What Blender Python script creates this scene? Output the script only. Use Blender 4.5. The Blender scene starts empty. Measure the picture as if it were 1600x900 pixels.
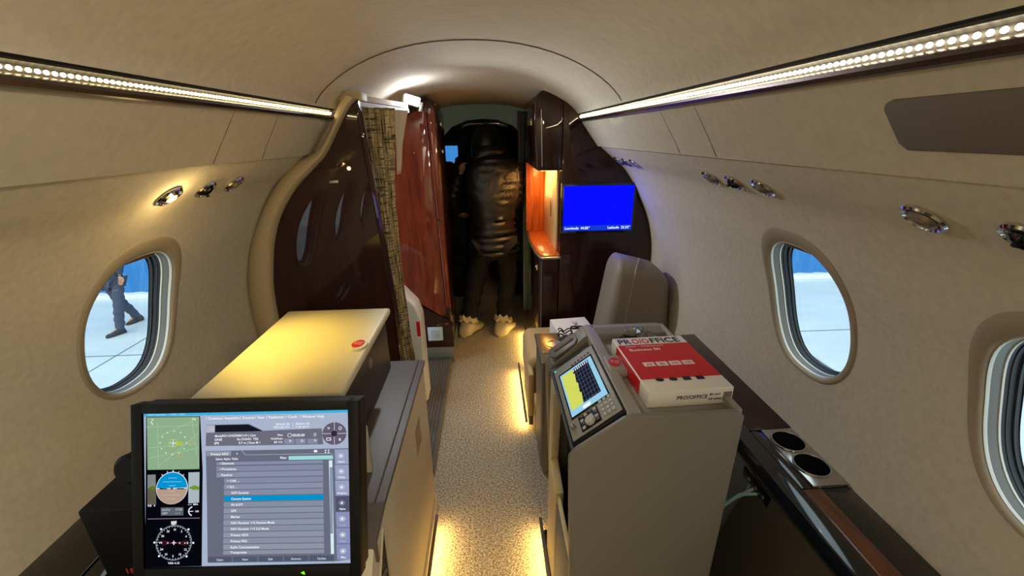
import bpy, bmesh, math, random
import numpy as np
from mathutils import Vector, Matrix
random.seed(4)
C = bpy.context.scene.collection
SC = bpy.context.scene
# ------------------------------------------------------------------ camera, world, exposure
cam_d = bpy.data.cameras.new('camera'); cam = bpy.data.objects.new('camera', cam_d); C.objects.link(cam)
SC.camera = cam
CF = 660.0
_th = math.atan(238.5/CF); _yw = math.radians(2.86); _ro = math.radians(.73)
F = Vector((math.sin(_yw)*math.cos(_th), math.cos(_yw)*math.cos(_th), -math.sin(_th)))
R0 = Vector((math.cos(_yw), -math.sin(_yw), 0)); U0 = R0.cross(F)
Rv = R0*math.cos(_ro)-U0*math.sin(_ro); Uv = R0*math.sin(_ro)+U0*math.cos(_ro)
m = Matrix((Rv, Uv, -F)).transposed().to_4x4(); m.translation = Vector((.056, 0, 1.53))
cam.matrix_world = m
cam_d.sensor_width = 36; cam_d.lens = 36*CF/1600; cam_d.clip_start = .01; cam_d.clip_end = 200
SC.view_settings.view_transform = 'Standard'; SC.view_settings.look = 'None'
SC.view_settings.exposure = 0.0; SC.view_settings.gamma = 1.0; SC.view_settings.use_curve_mapping = False
w = bpy.data.worlds.new('hangar_air'); SC.world = w; w.use_nodes = True
w.node_tree.nodes['Background'].inputs[0].default_value = (.84, .96, 1, 1)
w.node_tree.nodes['Background'].inputs[1].default_value = 2.2
try: SC.cycles.max_bounces = 10; SC.cycles.transparent_max_bounces = 16; SC.cycles.sample_clamp_indirect = 4
except Exception: pass
READ_W, TORCH_W, NICHE_W, FLOOR_W, FILL_W = 1.25, 2.6, 2.4, .85, 7.5
WARM = (1, .70, .33); WARM2 = (1, .62, .22)

# ------------------------------------------------------------------ helpers
def lin(c):
    return tuple(((v/255)/12.92 if v/255 <= .04045 else ((v/255+.055)/1.055)**2.4) for v in c)
MATS = {}
def mat(name, col, rough=.5, metal=0, spec=.5, coat=0, emit=0, trans=0, alpha=1, bump=None, var=None, ecol=None):
    if name in MATS: return MATS[name]
    mt = bpy.data.materials.new(name); mt.use_nodes = True; nt = mt.node_tree; b = nt.nodes['Principled BSDF']
    c = lin(col) if max(col) > 1 else tuple(col)
    b.inputs['Base Color'].default_value = (*c, 1); b.inputs['Roughness'].default_value = rough
    b.inputs['Metallic'].default_value = metal; b.inputs['Specular IOR Level'].default_value = spec
    b.inputs['Coat Weight'].default_value = coat; b.inputs['Coat Roughness'].default_value = .04
    if emit:
        b.inputs['Emission Color'].default_value = (*(lin(ecol) if ecol else c), 1); b.inputs['Emission Strength'].default_value = emit
    b.inputs['Transmission Weight'].default_value = trans; b.inputs['Alpha'].default_value = alpha
    tc = nt.nodes.new('ShaderNodeTexCoord')
    if var:                                     # var = (scale, amount, stretch xyz)
        mp = nt.nodes.new('ShaderNodeMapping'); mp.inputs['Scale'].default_value = var[2] if len(var) > 2 else (1, 1, 1)
        nt.links.new(tc.outputs['Object'], mp.inputs[0])
        n = nt.nodes.new('ShaderNodeTexNoise'); n.inputs['Scale'].default_value = var[0]; n.inputs['Detail'].default_value = 6
        nt.links.new(mp.outputs[0], n.inputs['Vector'])
        r = nt.nodes.new('ShaderNodeMapRange'); r.inputs['From Min'].default_value = .3; r.inputs['From Max'].default_value = .7
        r.inputs['To Min'].default_value = 1-var[1]; r.inputs['To Max'].default_value = 1+var[1]
        nt.links.new(n.outputs[0], r.inputs[0])
        mx = nt.nodes.new('ShaderNodeVectorMath'); mx.operation = 'SCALE'; mx.inputs[0].default_value = c
        nt.links.new(r.outputs[0], mx.inputs['Scale']); nt.links.new(mx.outputs[0], b.inputs['Base Color'])
    if bump:                                    # (scale, strength, stretch)
        mp = nt.nodes.new('ShaderNodeMapping'); mp.inputs['Scale'].default_value = bump[2] if len(bump) > 2 else (1, 1, 1)
        nt.links.new(tc.outputs['Object'], mp.inputs[0])
        n = nt.nodes.new('ShaderNodeTexNoise'); n.inputs['Scale'].default_value = bump[0]; n.inputs['Detail'].default_value = 4
        nt.links.new(mp.outputs[0], n.inputs['Vector'])
        bp = nt.nodes.new('ShaderNodeBump'); bp.inputs['Strength'].default_value = bump[1]; bp.inputs['Distance'].default_value = .002
        nt.links.new(n.outputs[0], bp.inputs['Height']); nt.links.new(bp.outputs[0], b.inputs['Normal'])
    MATS[name] = mt; return mt
def emis(col, s=1.0):
    key = 'display_%d_%d_%d_%d' % (*col, int(s*100))
    if key in MATS: return MATS[key]
    mt = bpy.data.materials.new(key); mt.use_nodes = True; nt = mt.node_tree
    for n in list(nt.nodes): nt.nodes.remove(n)
    e = nt.nodes.new('ShaderNodeEmission'); e.inputs[0].default_value = (*lin(col), 1); e.inputs[1].default_value = s
    o = nt.nodes.new('ShaderNodeOutputMaterial'); nt.links.new(e.outputs[0], o.inputs[0]); MATS[key] = mt; return mt

fabric = mat('headliner_fabric', (200, 190, 168), .85, spec=.25, bump=(900, .25, (.25, 1, 1)), var=(60, .07, (.15, 1, 1)))
fabric_up = mat('upper_panel_fabric', (192, 182, 160), .85, spec=.25, bump=(900, .25, (.25, 1, 1)), var=(60, .06, (.15, 1, 1)))
bezelm = mat('window_surround_leather', (158, 144, 122), .6, spec=.35, bump=(400, .12))
trimtan = mat('bulkhead_trim_leather', (176, 158, 124), .55, spec=.35, bump=(400, .12))
seam_m = mat('seam_shadow_gap', (84, 72, 56), .9)
chrome = mat('polished_chrome', (215, 212, 208), .12, 1)
satin = mat('satin_metal', (170, 165, 158), .35, .9)
bronze = mat('bronze_reflector', (70, 54, 46), .3, .7); channel_m = mat('dark_light_channel', (14, 11, 9), .6, spec=.2)
blackg = mat('black_gloss', (10, 9, 10), .12, coat=.6)
blackm = mat('black_matte', (9, 9, 10), .6, spec=.22)
rubber = mat('dark_rubber', (30, 32, 38), .55)
revealm = mat('window_reveal_grey', (104, 102, 96), .4); lipm = mat('lip_glint_white', (214, 212, 202), .3)  # lip white stands in for light caught on the window edge
creamp = mat('cream_painted_metal', (196, 184, 156), .5, bump=(700, .15), var=(30, .02))
creamtop = mat('cream_top_plastic', (200, 188, 152), .42, bump=(700, .15))
greyp = mat('warm_grey_plastic', (122, 117, 106), .5, bump=(700, .12))
tray_m = mat('grey_tray_plastic', (150, 146, 138), .5, bump=(700, .12))
slate = mat('slate_blue_panel', (84, 98, 110), .5, var=(18, .12))
white_p = mat('white_plastic', (226, 230, 228), .35)
red_p = mat('red_plastic', (196, 22, 26), .4)
leather = mat('taupe_leather', (134, 122, 106), .5, bump=(220, .3))
leather_b = mat('beige_leather', (196, 166, 116), .5, bump=(220, .3))
grey_con = mat('console_grey', (96, 92, 88), .45)
jacket_m = mat('black_quilted_nylon', (15, 15, 16), .42, spec=.6, bump=(60, .5))
trouser_m = mat('black_trouser_cloth', (20, 19, 20), .8, bump=(300, .3))
skin_m = mat('skin', (190, 140, 112), .55)
hair_m = mat('dark_hair', (16, 13, 12), .6)
cover_m = mat('cream_shoe_cover', (222, 206, 166), .5, bump=(60, .9))
jeans_m = mat('grey_work_trousers', (66, 72, 88), .85, bump=(200, .3))
boots_m = mat('dark_work_boots', (46, 48, 56), .7)
chromeless = mat('grey_kick_metal', (128, 132, 134), .4, .6)
bluewall = mat('blue_hangar_cladding', (42, 120, 184), .5, var=(2, .05))
ground_m = mat('painted_hangar_floor', (206, 214, 212), .45, var=(1.2, .07, (1, 2, 1)))

def wood_mat(name, c1, c2, rough=.12, coat=1.0, scale=(9, 9, 1.2), emit=0):
    mt = bpy.data.materials.new(name); mt.use_nodes = True; nt = mt.node_tree; b = nt.nodes['Principled BSDF']
    tc = nt.nodes.new('ShaderNodeTexCoord'); mp = nt.nodes.new('ShaderNodeMapping'); mp.inputs['Scale'].default_value = scale
    n = nt.nodes.new('ShaderNodeTexNoise'); n.inputs['Scale'].default_value = 4; n.inputs['Detail'].default_value = 8; n.inputs['Distortion'].default_value = .6
    r = nt.nodes.new('ShaderNodeValToRGB'); r.color_ramp.elements[0].position = .32; r.color_ramp.elements[1].position = .7
    r.color_ramp.elements[0].color = (*lin(c1), 1); r.color_ramp.elements[1].color = (*lin(c2), 1)
    nt.links.new(tc.outputs['Object'], mp.inputs[0]); nt.links.new(mp.outputs[0], n.inputs['Vector']); nt.links.new(n.outputs[0], r.inputs[0])
    nt.links.new(r.outputs[0], b.inputs['Base Color']); b.inputs['Roughness'].default_value = rough
    b.inputs['Coat Weight'].default_value = coat; b.inputs['Coat Roughness'].default_value = .02; b.inputs['Specular IOR Level'].default_value = .2; MATS[name] = mt; return mt
mahog = wood_mat('red_mahogany', (96, 30, 11), (140, 56, 22), .5)
mahog_d = wood_mat('dark_mahogany', (34, 10, 7), (50, 17, 11), .5, .7)
woodor = wood_mat('warm_veneer', (150, 66, 22), (206, 112, 50), .3, .5, (14, 14, 1.4))
woodst = wood_mat('brown_veneer', (84, 44, 20), (124, 70, 34), .3, .6, (14, 2, 14))

def carpet_mat():
    mt = bpy.data.materials.new('loop_pile_carpet'); mt.use_nodes = True; nt = mt.node_tree; b = nt.nodes['Principled BSDF']
    tc = nt.nodes.new('ShaderNodeTexCoord'); mp = nt.nodes.new('ShaderNodeMapping'); mp.inputs['Scale'].default_value = (105, 130, 1)
    v = nt.nodes.new('ShaderNodeTexVoronoi'); v.inputs['Scale'].default_value = 1.6
    n = nt.nodes.new('ShaderNodeTexNoise'); n.inputs['Scale'].default_value = 1.1; n.inputs['Detail'].default_value = 3
    for a in (v, n): nt.links.new(mp.outputs[0], a.inputs['Vector'])
    nt.links.new(tc.outputs['Object'], mp.inputs[0])
    r = nt.nodes.new('ShaderNodeValToRGB'); r.color_ramp.elements[0].position = .3; r.color_ramp.elements[1].position = .68
    r.color_ramp.elements[0].color = (*lin((108, 96, 78)), 1); r.color_ramp.elements[1].color = (*lin((206, 196, 176)), 1)
    nt.links.new(n.outputs[0], r.inputs[0]); nt.links.new(r.outputs[0], b.inputs['Base Color']); b.inputs['Roughness'].default_value = .95
    b.inputs['Specular IOR Level'].default_value = .1
    bp = nt.nodes.new('ShaderNodeBump'); bp.inputs['Strength'].default_value = .8; bp.inputs['Distance'].default_value = .004; bp.invert = True
    nt.links.new(v.outputs['Distance'], bp.inputs['Height']); nt.links.new(bp.outputs[0], b.inputs['Normal']); return mt
carpet = carpet_mat()
def curtain_mat():
    mt = bpy.data.materials.new('woven_curtain_cloth'); mt.use_nodes = True; nt = mt.node_tree; b = nt.nodes['Principled BSDF']
    tc = nt.nodes.new('ShaderNodeTexCoord'); mx = None
    outs = []
    for sc in ((150, 150, 11), (14, 14, 150)):
        mp = nt.nodes.new('ShaderNodeMapping'); mp.inputs['Scale'].default_value = sc
        n = nt.nodes.new('ShaderNodeTexNoise'); n.inputs['Scale'].default_value = 1; n.inputs['Detail'].default_value = 2
        nt.links.new(tc.outputs['Object'], mp.inputs[0]); nt.links.new(mp.outputs[0], n.inputs['Vector']); outs.append(n.outputs[0])
    mn = nt.nodes.new('ShaderNodeMath'); mn.operation = 'MINIMUM'; nt.links.new(outs[0], mn.inputs[0]); nt.links.new(outs[1], mn.inputs[1])
    r = nt.nodes.new('ShaderNodeValToRGB'); r.color_ramp.elements[0].position = .34; r.color_ramp.elements[1].position = .52
    r.color_ramp.elements[0].color = (*lin((48, 38, 24)), 1); r.color_ramp.elements[1].color = (*lin((188, 168, 124)), 1)
    nt.links.new(mn.outputs[0], r.inputs[0]); nt.links.new(r.outputs[0], b.inputs['Base Color']); b.inputs['Roughness'].default_value = .9
    return mt
curtain_m = curtain_mat()
def glass_mat(name, tint=(.9, .97, 1), gl=.06):
    mt = bpy.data.materials.new(name); mt.use_nodes = True; nt = mt.node_tree
    for n in list(nt.nodes): nt.nodes.remove(n)
    t = nt.nodes.new('ShaderNodeBsdfTransparent'); t.inputs[0].default_value = (*tint, 1)
    g = nt.nodes.new('ShaderNodeBsdfGlossy'); g.inputs['Roughness'].default_value = .03
    f = nt.nodes.new('ShaderNodeMixShader'); f.inputs[0].default_value = gl
    o = nt.nodes.new('ShaderNodeOutputMaterial')
    nt.links.new(t.outputs[0], f.inputs[1]); nt.links.new(g.outputs[0], f.inputs[2]); nt.links.new(f.outputs[0], o.inputs[0]); return mt
glass = glass_mat('window_acrylic')
film = glass_mat('clear_plastic_film', (.86, .86, .88), .22)

ORG = {}
class MB:
    """collects shapes, builds one mesh object"""
    def __init__(s, M=None): s.v = []; s.f = []; s.m = []; s.M = M or Matrix()
    def add(s, vs, fs, mi=0):
        k = len(s.v); s.v += [s.M @ Vector(v) for v in vs]; s.f += [tuple(i+k for i in f) for f in fs]; s.m += [mi]*len(fs); return s
    def box(s, x0, x1, y0, y1, z0, z1, bev=0, mi=0, seg=2):
        bm = bmesh.new(); bmesh.ops.create_cube(bm, size=1)
        for v in bm.verts: v.co = Vector(((x0+x1)/2+v.co.x*(x1-x0), (y0+y1)/2+v.co.y*(y1-y0), (z0+z1)/2+v.co.z*(z1-z0)))
        if bev: bmesh.ops.bevel(bm, geom=bm.edges[:], offset=bev, segments=seg, profile=.5, affect='EDGES')
        return s.bm(bm, mi)
    def bm(s, bm, mi=0):
        bm.verts.index_update(); s.add([v.co for v in bm.verts], [[v.index for v in f.verts] for f in bm.faces], mi); bm.free(); return s
    def prism(s, poly, axis, a, b, bev=0, mi=0, seg=2):
        """poly in the two other axes (in xyz order) extruded from a to b along axis"""
        bm = bmesh.new()
        def mk(p, t):
            q = list(p); q.insert(axis, t); return bm.verts.new(q)
        A = [mk(p, a) for p in poly]; B = [mk(p, b) for p in poly]; n = len(poly)
        bm.faces.new(A); bm.faces.new(B[::-1])
        for i in range(n): bm.faces.new((A[i], B[i], B[(i+1) % n], A[(i+1) % n]))
        bmesh.ops.recalc_face_normals(bm, faces=bm.faces[:])
        if bev: bmesh.ops.bevel(bm, geom=bm.edges[:], offset=bev, segments=seg, profile=.5, affect='EDGES', clamp_overlap=True)
        return s.bm(bm, mi)
    def grid(s, rows, mi=0, closed=False):
        n = len(rows[0]); vs = [v for r in rows for v in r]; fs = []
        for i in range(len(rows)-1):
            for j in range(n if closed else n-1):
                k = (j+1) % n; fs.append((i*n+j, i*n+k, (i+1)*n+k, (i+1)*n+j))
        return s.add(vs, fs, mi)
    def tube(s, pts, r, n=8, mi=0, cap=True):
        pts = [Vector(p) for p in pts]; rows = []; up = Vector((0, 0, 1))
        rr = r if isinstance(r, (list, tuple)) else [r]*len(pts)
        for i, p in enumerate(pts):
            t = (pts[min(i+1, len(pts)-1)]-pts[max(i-1, 0)]).normalized()
            a = t.cross(up)
            if a.length < .05: a = t.cross(Vector((1, 0, 0)))
            a.normalize(); b = t.cross(a); rows.append([p+(a*math.cos(q)+b*math.sin(q))*rr[i] for q in [2*math.pi*k/n for k in range(n)]])
        s.grid(rows, mi, True)
        if cap: k = len(s.v)-n*len(rows); s.f += [tuple(range(k, k+n)), tuple(range(len(s.v)-n, len(s.v)))[::-1]]; s.m += [mi, mi]
        return s
    def lathe(s, prof, n=32, mi=0, M=None):
        """prof list of (r,z) about local z"""
        M = M or Matrix(); rows = [[M @ Vector((r*math.cos(2*math.pi*k/n), r*math.sin(2*math.pi*k/n), z)) for k in range(n)] for r, z in prof]
        return s.grid(rows, mi, True)
    def quad(s, a, b, c, d, mi=0): return s.add([a, b, c, d], [(0, 1, 2, 3)], mi)
    def build(s, name, mats, parent=None, origin=None, smooth=35, top=None):
        if not isinstance(mats, (list, tuple)): mats = [mats]
        if parent is not None: org = ORG[parent.name]
        elif origin is not None: org = Vector(origin)
        else:
            xs = [v.x for v in s.v]; ys = [v.y for v in s.v]; zs = [v.z for v in s.v]
            org = Vector(((min(xs)+max(xs))/2, (min(ys)+max(ys))/2, min(zs)))
        me = bpy.data.meshes.new(name); me.from_pydata([v-org for v in s.v], [], s.f); me.validate()
        for mt in mats: me.materials.append(mt)
        me.polygons.foreach_set('material_index', s.m[:len(me.polygons)]) if len(mats) > 1 else None
        bm = bmesh.new(); bm.from_mesh(me); bmesh.ops.remove_doubles(bm, verts=bm.verts[:], dist=1e-6)
        bmesh.ops.recalc_face_normals(bm, faces=bm.faces[:]); bm.to_mesh(me); bm.free()
        if smooth:
            me.polygons.foreach_set('use_smooth', [True]*len(me.polygons)); me.set_sharp_from_angle(angle=math.radians(smooth))
        o = bpy.data.objects.new(name, me); C.objects.link(o)
        if parent is not None: o.parent = parent
        else: o.location = org
        ORG[o.name] = org; return o
def thing(name, label, cat, loc, group=None, kind=None):
    o = bpy.data.objects.new(name, None); C.objects.link(o); o.location = loc; o.empty_display_size = .05
    ORG[o.name] = Vector(loc)
    if label: o['label'] = label; o['category'] = cat
    if group: o['group'] = group
    if kind: o['kind'] = kind
    return o
def tag(o, label, cat, group=None, kind=None):
    o['label'] = label; o['category'] = cat
    if group: o['group'] = group
    if kind: o['kind'] = kind
    return o
def struct(o): o['kind'] = 'structure'; return o
def copy_tree(o, parent=None):
    c = o.copy(); C.objects.link(c)
    if parent is not None: c.parent = parent
    for ch in list(o.children): copy_tree(ch, c)
    return c
def light(kind, name, parent, loc, energy, color, size=.1, size_y=None, direction=None, spot=None, blend=.6, radius=.02, spread=None):
    d = bpy.data.lights.new(name, kind); d.energy = energy; d.color = color
    if kind == 'AREA':
        d.size = size
        if size_y: d.shape = 'RECTANGLE'; d.size_y = size_y
        if spread: d.spread = spread
    else: d.shadow_soft_size = radius
    if kind == 'SPOT': d.spot_size = spot; d.spot_blend = blend
    o = bpy.data.objects.new(name, d); C.objects.link(o); org = ORG[parent.name]; o.parent = parent
    o.location = Vector(loc)-org
    if direction: o.rotation_euler = Vector(direction).to_track_quat('-Z', 'Y').to_euler()
    return o
_tc = {}
def text_geo(txt, size, align='LEFT', bold=False):
    key = (txt, align)
    if key not in _tc:
        cu = bpy.data.curves.new('t', 'FONT'); cu.body = txt; cu.size = 1; cu.align_x = align; cu.resolution_u = 3
        if bold: cu.offset = .02
        ob = bpy.data.objects.new('t', cu); C.objects.link(ob)
        me = bpy.data.meshes.new_from_object(ob); _tc[key] = ([v.co.copy() for v in me.vertices], [tuple(p.vertices) for p in me.polygons])
        bpy.data.objects.remove(ob); bpy.data.meshes.remove(me); bpy.data.curves.remove(cu)
    return [v*size for v in _tc[key][0]], _tc[key][1]

# ------------------------------------------------------------------ fuselage cross-section
PROF = [(.684, 1.474), (.702, 1.455), (.762, 1.405), (.83, 1.35), (.89, 1.27), (.94, 1.18), (.985, 1.09), (1.014, 1.01), (1.036, .92), (1.047, .83), (1.047, .71), (1.030, .55), (.985, .36), (.91, .15), (.845, 0)]
def spline(pts, n=10):
    out = []
    for i in range(len(pts)-1):
        p0 = pts[max(i-1, 0)]; p1 = pts[i]; p2 = pts[i+1]; p3 = pts[min(i+2, len(pts)-1)]
        for k in range(n):
            t = k/n; out.append(tuple(.5*((2*b)+(-a+c)*t+(2*a-5*b+4*c-d)*t*t+(-a+3*b-3*c+d)*t**3) for a, b, c, d in zip(p0, p1, p2, p3)))
    out.append(pts[-1]); return out
_sp = spline(PROF); _al = [0]
for a, b in zip(_sp, _sp[1:]): _al.append(_al[-1]+math.dist(a, b))
SMAX = _al[-1]
def prof(s):
    s = min(max(s, 0), SMAX)
    for i in range(len(_al)-1):
        if s <= _al[i+1]:
            t = (s-_al[i])/(_al[i+1]-_al[i]); a, b = _sp[i], _sp[i+1]; dx, dz = b[0]-a[0], b[1]-a[1]; L = math.hypot(dx, dz)
            return a[0]+dx*t, a[1]+dz*t, -dz/L, dx/L           # position and outward normal
    return *_sp[-1], 1, 0
def s_of_z(z):
    for i in range(len(_sp)-1):
        if _sp[i][1] >= z >= _sp[i+1][1]: return _al[i]+(_sp[i][1]-z)/(_sp[i][1]-_sp[i+1][1])*(_al[i+1]-_al[i])
def wp(side, Y, s, off=0):
    x, z, nx, nz = prof(s); return Vector((side*(x+nx*off), Y, z+nz*off))
def wall_frame(side, Y, z, off=0):
    """matrix: local x along the cabin, local z into the cabin"""
    s = s_of_z(z); x, zz, nx, nz = prof(s); n = Vector((-side*nx, 0, -nz)); yv = Vector((0, 1, 0)); t = n.cross(yv)
    M = Matrix((yv, t, n)).transposed().to_4x4(); M.translation = wp(side, Y, s, off); return M

# ------------------------------------------------------------------ setting: shell
Y0, Y1 = -1.4, 5.0
WA, WB = .186, .252
WS = s_of_z(1.045)
WIN = {-1: [-.68, -.06, .565, 1.205], 1: [-.75, -.13, .492, 1.135]}
def outline(t, k=1.0, n=2.55):
    c, s = math.cos(t), math.sin(t); r = (abs(c)**n+abs(s)**n)**(-1/n); return c*r*k, s*r*k
def build_wall(side, name):
    mb = MB(); ds = SMAX/48; ns = 48
    segs = []; y = Y0
    for yc in WIN[side]:
        segs.append((y, yc-.24, None)); segs.append((yc-.24, yc+.24, yc)); y = yc+.24
    if side < 0: segs += [(y, 2.0, None), (2.0, 2.62, 'door'), (2.62, Y1, None)]
    else: segs.append((y, Y1, None))
    for a, b, yc in segs:
        if b-a < 1e-4: continue
        if yc == 'door':                       # open entrance: only the strip above it is left
            mb.grid([[wp(side, a+(b-a)*i/6, j*ds/3) for j in range(0, 13)] for i in range(7)])
        elif yc is None:
            n = max(1, int((b-a)/.1)); mb.grid([[wp(side, a+(b-a)*i/n, j*ds/3) for j in range(ns*3+1)] for i in range(n+1)])
        else:
            j0 = int((WS-.30)/ds); j1 = int((WS+.30)/ds)+1; s0, s1 = j0*ds, j1*ds
            for ja, jb in ((0, j0), (j1, ns)):
                mb.grid([[wp(side, a+(b-a)*i/24, j*ds/3) for j in range(ja*3, jb*3+1)] for i in range(25)])
            per = [(a+(b-a)*i/8, s0) for i in range(8)]+[(b, s0+(s1-s0)*j/(j1-j0)) for j in range(j1-j0)]
            per += [(b-(b-a)*i/8, s1) for i in range(8)]+[(a, s1-(s1-s0)*j/(j1-j0)) for j in range(j1-j0)]
            # refine the perimeter for a smooth opening
            per2 = []
            for i in range(len(per)):
                p, q = per[i], per[(i+1) % len(per)]
                for k in range(3): per2.append((p[0]+(q[0]-p[0])*k/3, p[1]+(q[1]-p[1])*k/3))
            rows = []
            for r in range(9):
                t = r/8; row = []
                for (py, ps) in per2:
                    ang = math.atan2((ps-WS)/WB, (py-yc)/WA); ox, oy = outline(ang); o = (yc+ox*WA*.97, WS+oy*WB*.97)
                    row.append(wp(side, o[0]+(py-o[0])*t, o[1]+(ps-o[1])*t))
                rows.append(row)
            mb.grid(rows, 0, True)
    # upper sloping panel, its lower lip overhanging the crease
    up = [(.566, 1.612), (.604, 1.560), (.648, 1.500), (.668, 1.474), (.673, 1.466), (.682, 1.466), (.684, 1.474)]
    n = 40; mb.grid([[Vector((side*x, Y0+(Y1-Y0)*i/n, z)) for x, z in up] for i in range(n+1)], 1)
    # boxing-in behind the strip light
    mb.grid([[Vector((side*x, Y0+(Y1-Y0)*i/4, z)) for x, z in ((.566, 1.612), (.60, 1.63), (.60, 1.68), (.545, 1.672))] for i in range(5)], 1)
    o = struct(mb.build(name, [fabric, fabric_up])); return o
wl = build_wall(-1, 'wall_left'); wr = build_wall(1, 'wall_right')
def seam(side, parent, pts, w=.0035):
    mb = MB(); mb.tube([Vector((side*x, y, z)) for x, y, z in pts], w, 6); mb.build('seam', seam_m, parent)
for side, par, ys in ((-1, wl, ((1.185, 1.205), (1.419, 1.464))), (1, wr, ((1.128, 1.162), (1.354, 1.39)))):
    for ya, yb in ys: seam(side, par, [(.563, ya, 1.6185), (.604, (2*ya+yb)/3, 1.561), (.648, (ya+2*yb)/3, 1.501), (.6725, yb, 1.468)], .0014)

mb = MB(); mb.box(-.86, .86, Y0, Y1, -.03, 0); struct(mb.build('floor', carpet))
# headliner vault
def vault(hw, z0, zt, n=28, p=1.7):
    return [(hw*math.cos(math.pi*k/n), z0+(zt-z0)*(1-abs(math.cos(math.pi*k/n))**2.2)**(1/1.35)) for k in range(n+1)]
mb = MB(); rows = []
for y in np.linspace(Y0, 1.665, 24): rows.append([Vector((x, y, z)) for x, z in vault(.552, 1.637, 1.842)])
mb.grid(rows); struct(mb.build('ceiling', fabric))
mb = MB(); rows = []
for i in range(25):
    t = i/24; y = 1.66+t*1.9; e = t*t*(3-2*t)
    rows.append([Vector((x, y, z)) for x, z in vault(.552, 1.637, 1.843-.08*e)])
for y in (3.8, 5.0): rows.append([Vector((x, y, z)) for x, z in vault(.552, 1.60, 1.76)])
mb.grid(rows); struct(mb.build('ceiling.001', fabric))
mb = MB(); mb.tube([Vector((x, 1.66, z-.001)) for x, z in vault(.552, 1.637, 1.842)][1:-1], .0022, 6); struct(mb.build('trim_1', seam_m))
# cabin ends
end = [(x, z) for x, z in [(-.86, -.03)]+[(-a, b) for a, b in reversed(_sp)]+[(-.56, 1.9), (.56, 1.9)]+list(_sp)+[(.86, -.03)]]
mb = MB(); mb.prism(end, 1, Y0-.03, Y0); struct(mb.build('wall_rear', fabric))

# windows
def build_window(side, yc, idx):
    base = wp(side, yc, WS+WB)
    root = thing('window_%d' % idx, None, None, base, kind='structure')
    N = 72
    def ring(k, off, dy=0): 
        out = []
        for i in range(N):
            ox, oy = outline(2*math.pi*i/N); out.append(wp(side, yc+ox*WA*k[0], WS+oy*WB*k[1]+(k[2] if len(k) > 2 else 0), off))
        return out
    R = lambda k, off: ring((k, k, (1-k)*.134), off)
    mb = MB(); mb.grid([R(1.0, .003), R(.995, -.002), R(.975, -.005), R(.93, -.0055), R(.89, -.003), R(.868, .002), R(.862, .008)], 0, True); mb.build('surround', bezelm, root)
    mb = MB(); mb.grid([R(.866, .006), R(.856, .004), R(.850, .008), R(.850, .012)], 0, True); mb.build('bright_lip', lipm, root)
    mb = MB(); mb.grid([R(.850, .011), R(.842, .020), R(.838, .030)], 0, True); mb.build('reveal', revealm, root)
    mb = MB(); mb.grid([R(.840, .029), R(.829, .029), R(.826, .033)], 0, True); mb.build('inner_lip', lipm, root)
    mb = MB(); mb.grid([R(.828, .032), R(.820, .040), R(.812, .040), R(.808, .050), R(.785, .051), R(.785, .06)], 0, True); mb.build('gasket', rubber, root)
    mb = MB(); rows = [ring((k*.80, k*.80, .026), .049) for k in (1, .75, .5, .25, .02)]; mb.grid(rows, 0, True); mb.build('glass_pane', glass, root)
    mb = MB(); s_top = WS-WB*.86+.020
    rows = []
    for i in range(9):
        y = yc-.05+.1*i/8; rows.append([wp(side, y, s_top+ds_, of) for ds_, of in ((-.012, .010), (.014, .008), (.024, .016), (.020, .038), (-.012, .038))])
    mb.grid(rows); mb.build('shade_pull', mat('shade_pull_brown', (92, 66, 40), .4), root)
    # outer skin collar so that no light leaks round the opening
    mb = MB(); mb.grid([R(.77, .06), R(1.1, .06), R(1.12, .004)], 0, True); mb.build('outer_collar', blackm, root)
    return root
k = 1
for side in (-1, 1):
    for yc in WIN[side]: build_window(side, yc, k); k += 1

# entrance doorway on the left, open: frame lining and the lowered stair outside
dj = thing('door_1', None, None, (-1.03, 2.31, 0), kind='structure')
for ya, yb in ((1.985, 2.0), (2.62, 2.635)):
    mb = MB(); mb.grid([[wp(-1, y, s_of_z(1.40)+(SMAX-s_of_z(1.40))*j/30, o) for j in range(31)] for y, o in ((ya, 0), (ya, .10), (yb, .10), (yb, 0))]); mb.build('door_jamb', mat('cream_door_lining', (206, 200, 186), .5), dj)
mb = MB(); mb.box(-1.20, -.84, 2.0, 2.62, -.035, -.004, .003); mb.build('sill', chromeless, dj)
for i in range(5):
    mb = MB(); mb.box(-1.45-.22*i, -1.20-.22*i, 2.06, 2.56, -.30-.26*i, -.27-.26*i, .005); mb.build('stair_tread', chromeless, dj)
for y in (2.04, 2.58):
    mb = MB(); mb.tube([(-1.18, y, -.06), (-2.35, y, -1.42)], .03, 8); mb.build('stair_stringer', chromeless, dj)

# outside the aircraft: hangar
mb = MB(); mb.box(-30, 30, -12, 8.6, -1.6, -1.5); struct(mb.build('ground', ground_m))
mb = MB()
for i in range(6): mb.box(-9+i*3.4, -8.975+i*3.4, -12, 8.3, -1.5, -1.497)
for i in range(4): mb.box(-30, 30, -4+i*3.3, -3.975+i*3.3, -1.5, -1.497)
struct(mb.build('trim_2', mat('floor_joint_grey', (120, 128, 130), .7)))
mb = MB(); rows = []
for i in range(601):
    x = -30+i*.1; rows.append([Vector((x, 8.5+(.05 if i % 4 in (0, 1) else 0), z)) for z in (-1.42, 7)])
mb.grid(rows); struct(mb.build('wall_hangar', bluewall, smooth=0))
mb = MB(); mb.box(-30, 30, 8.36, 8.56, -1.5, -1.40, .01); struct(mb.build('baseboard_hangar', mat('white_kerb', (225, 228, 225), .6)))
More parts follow.
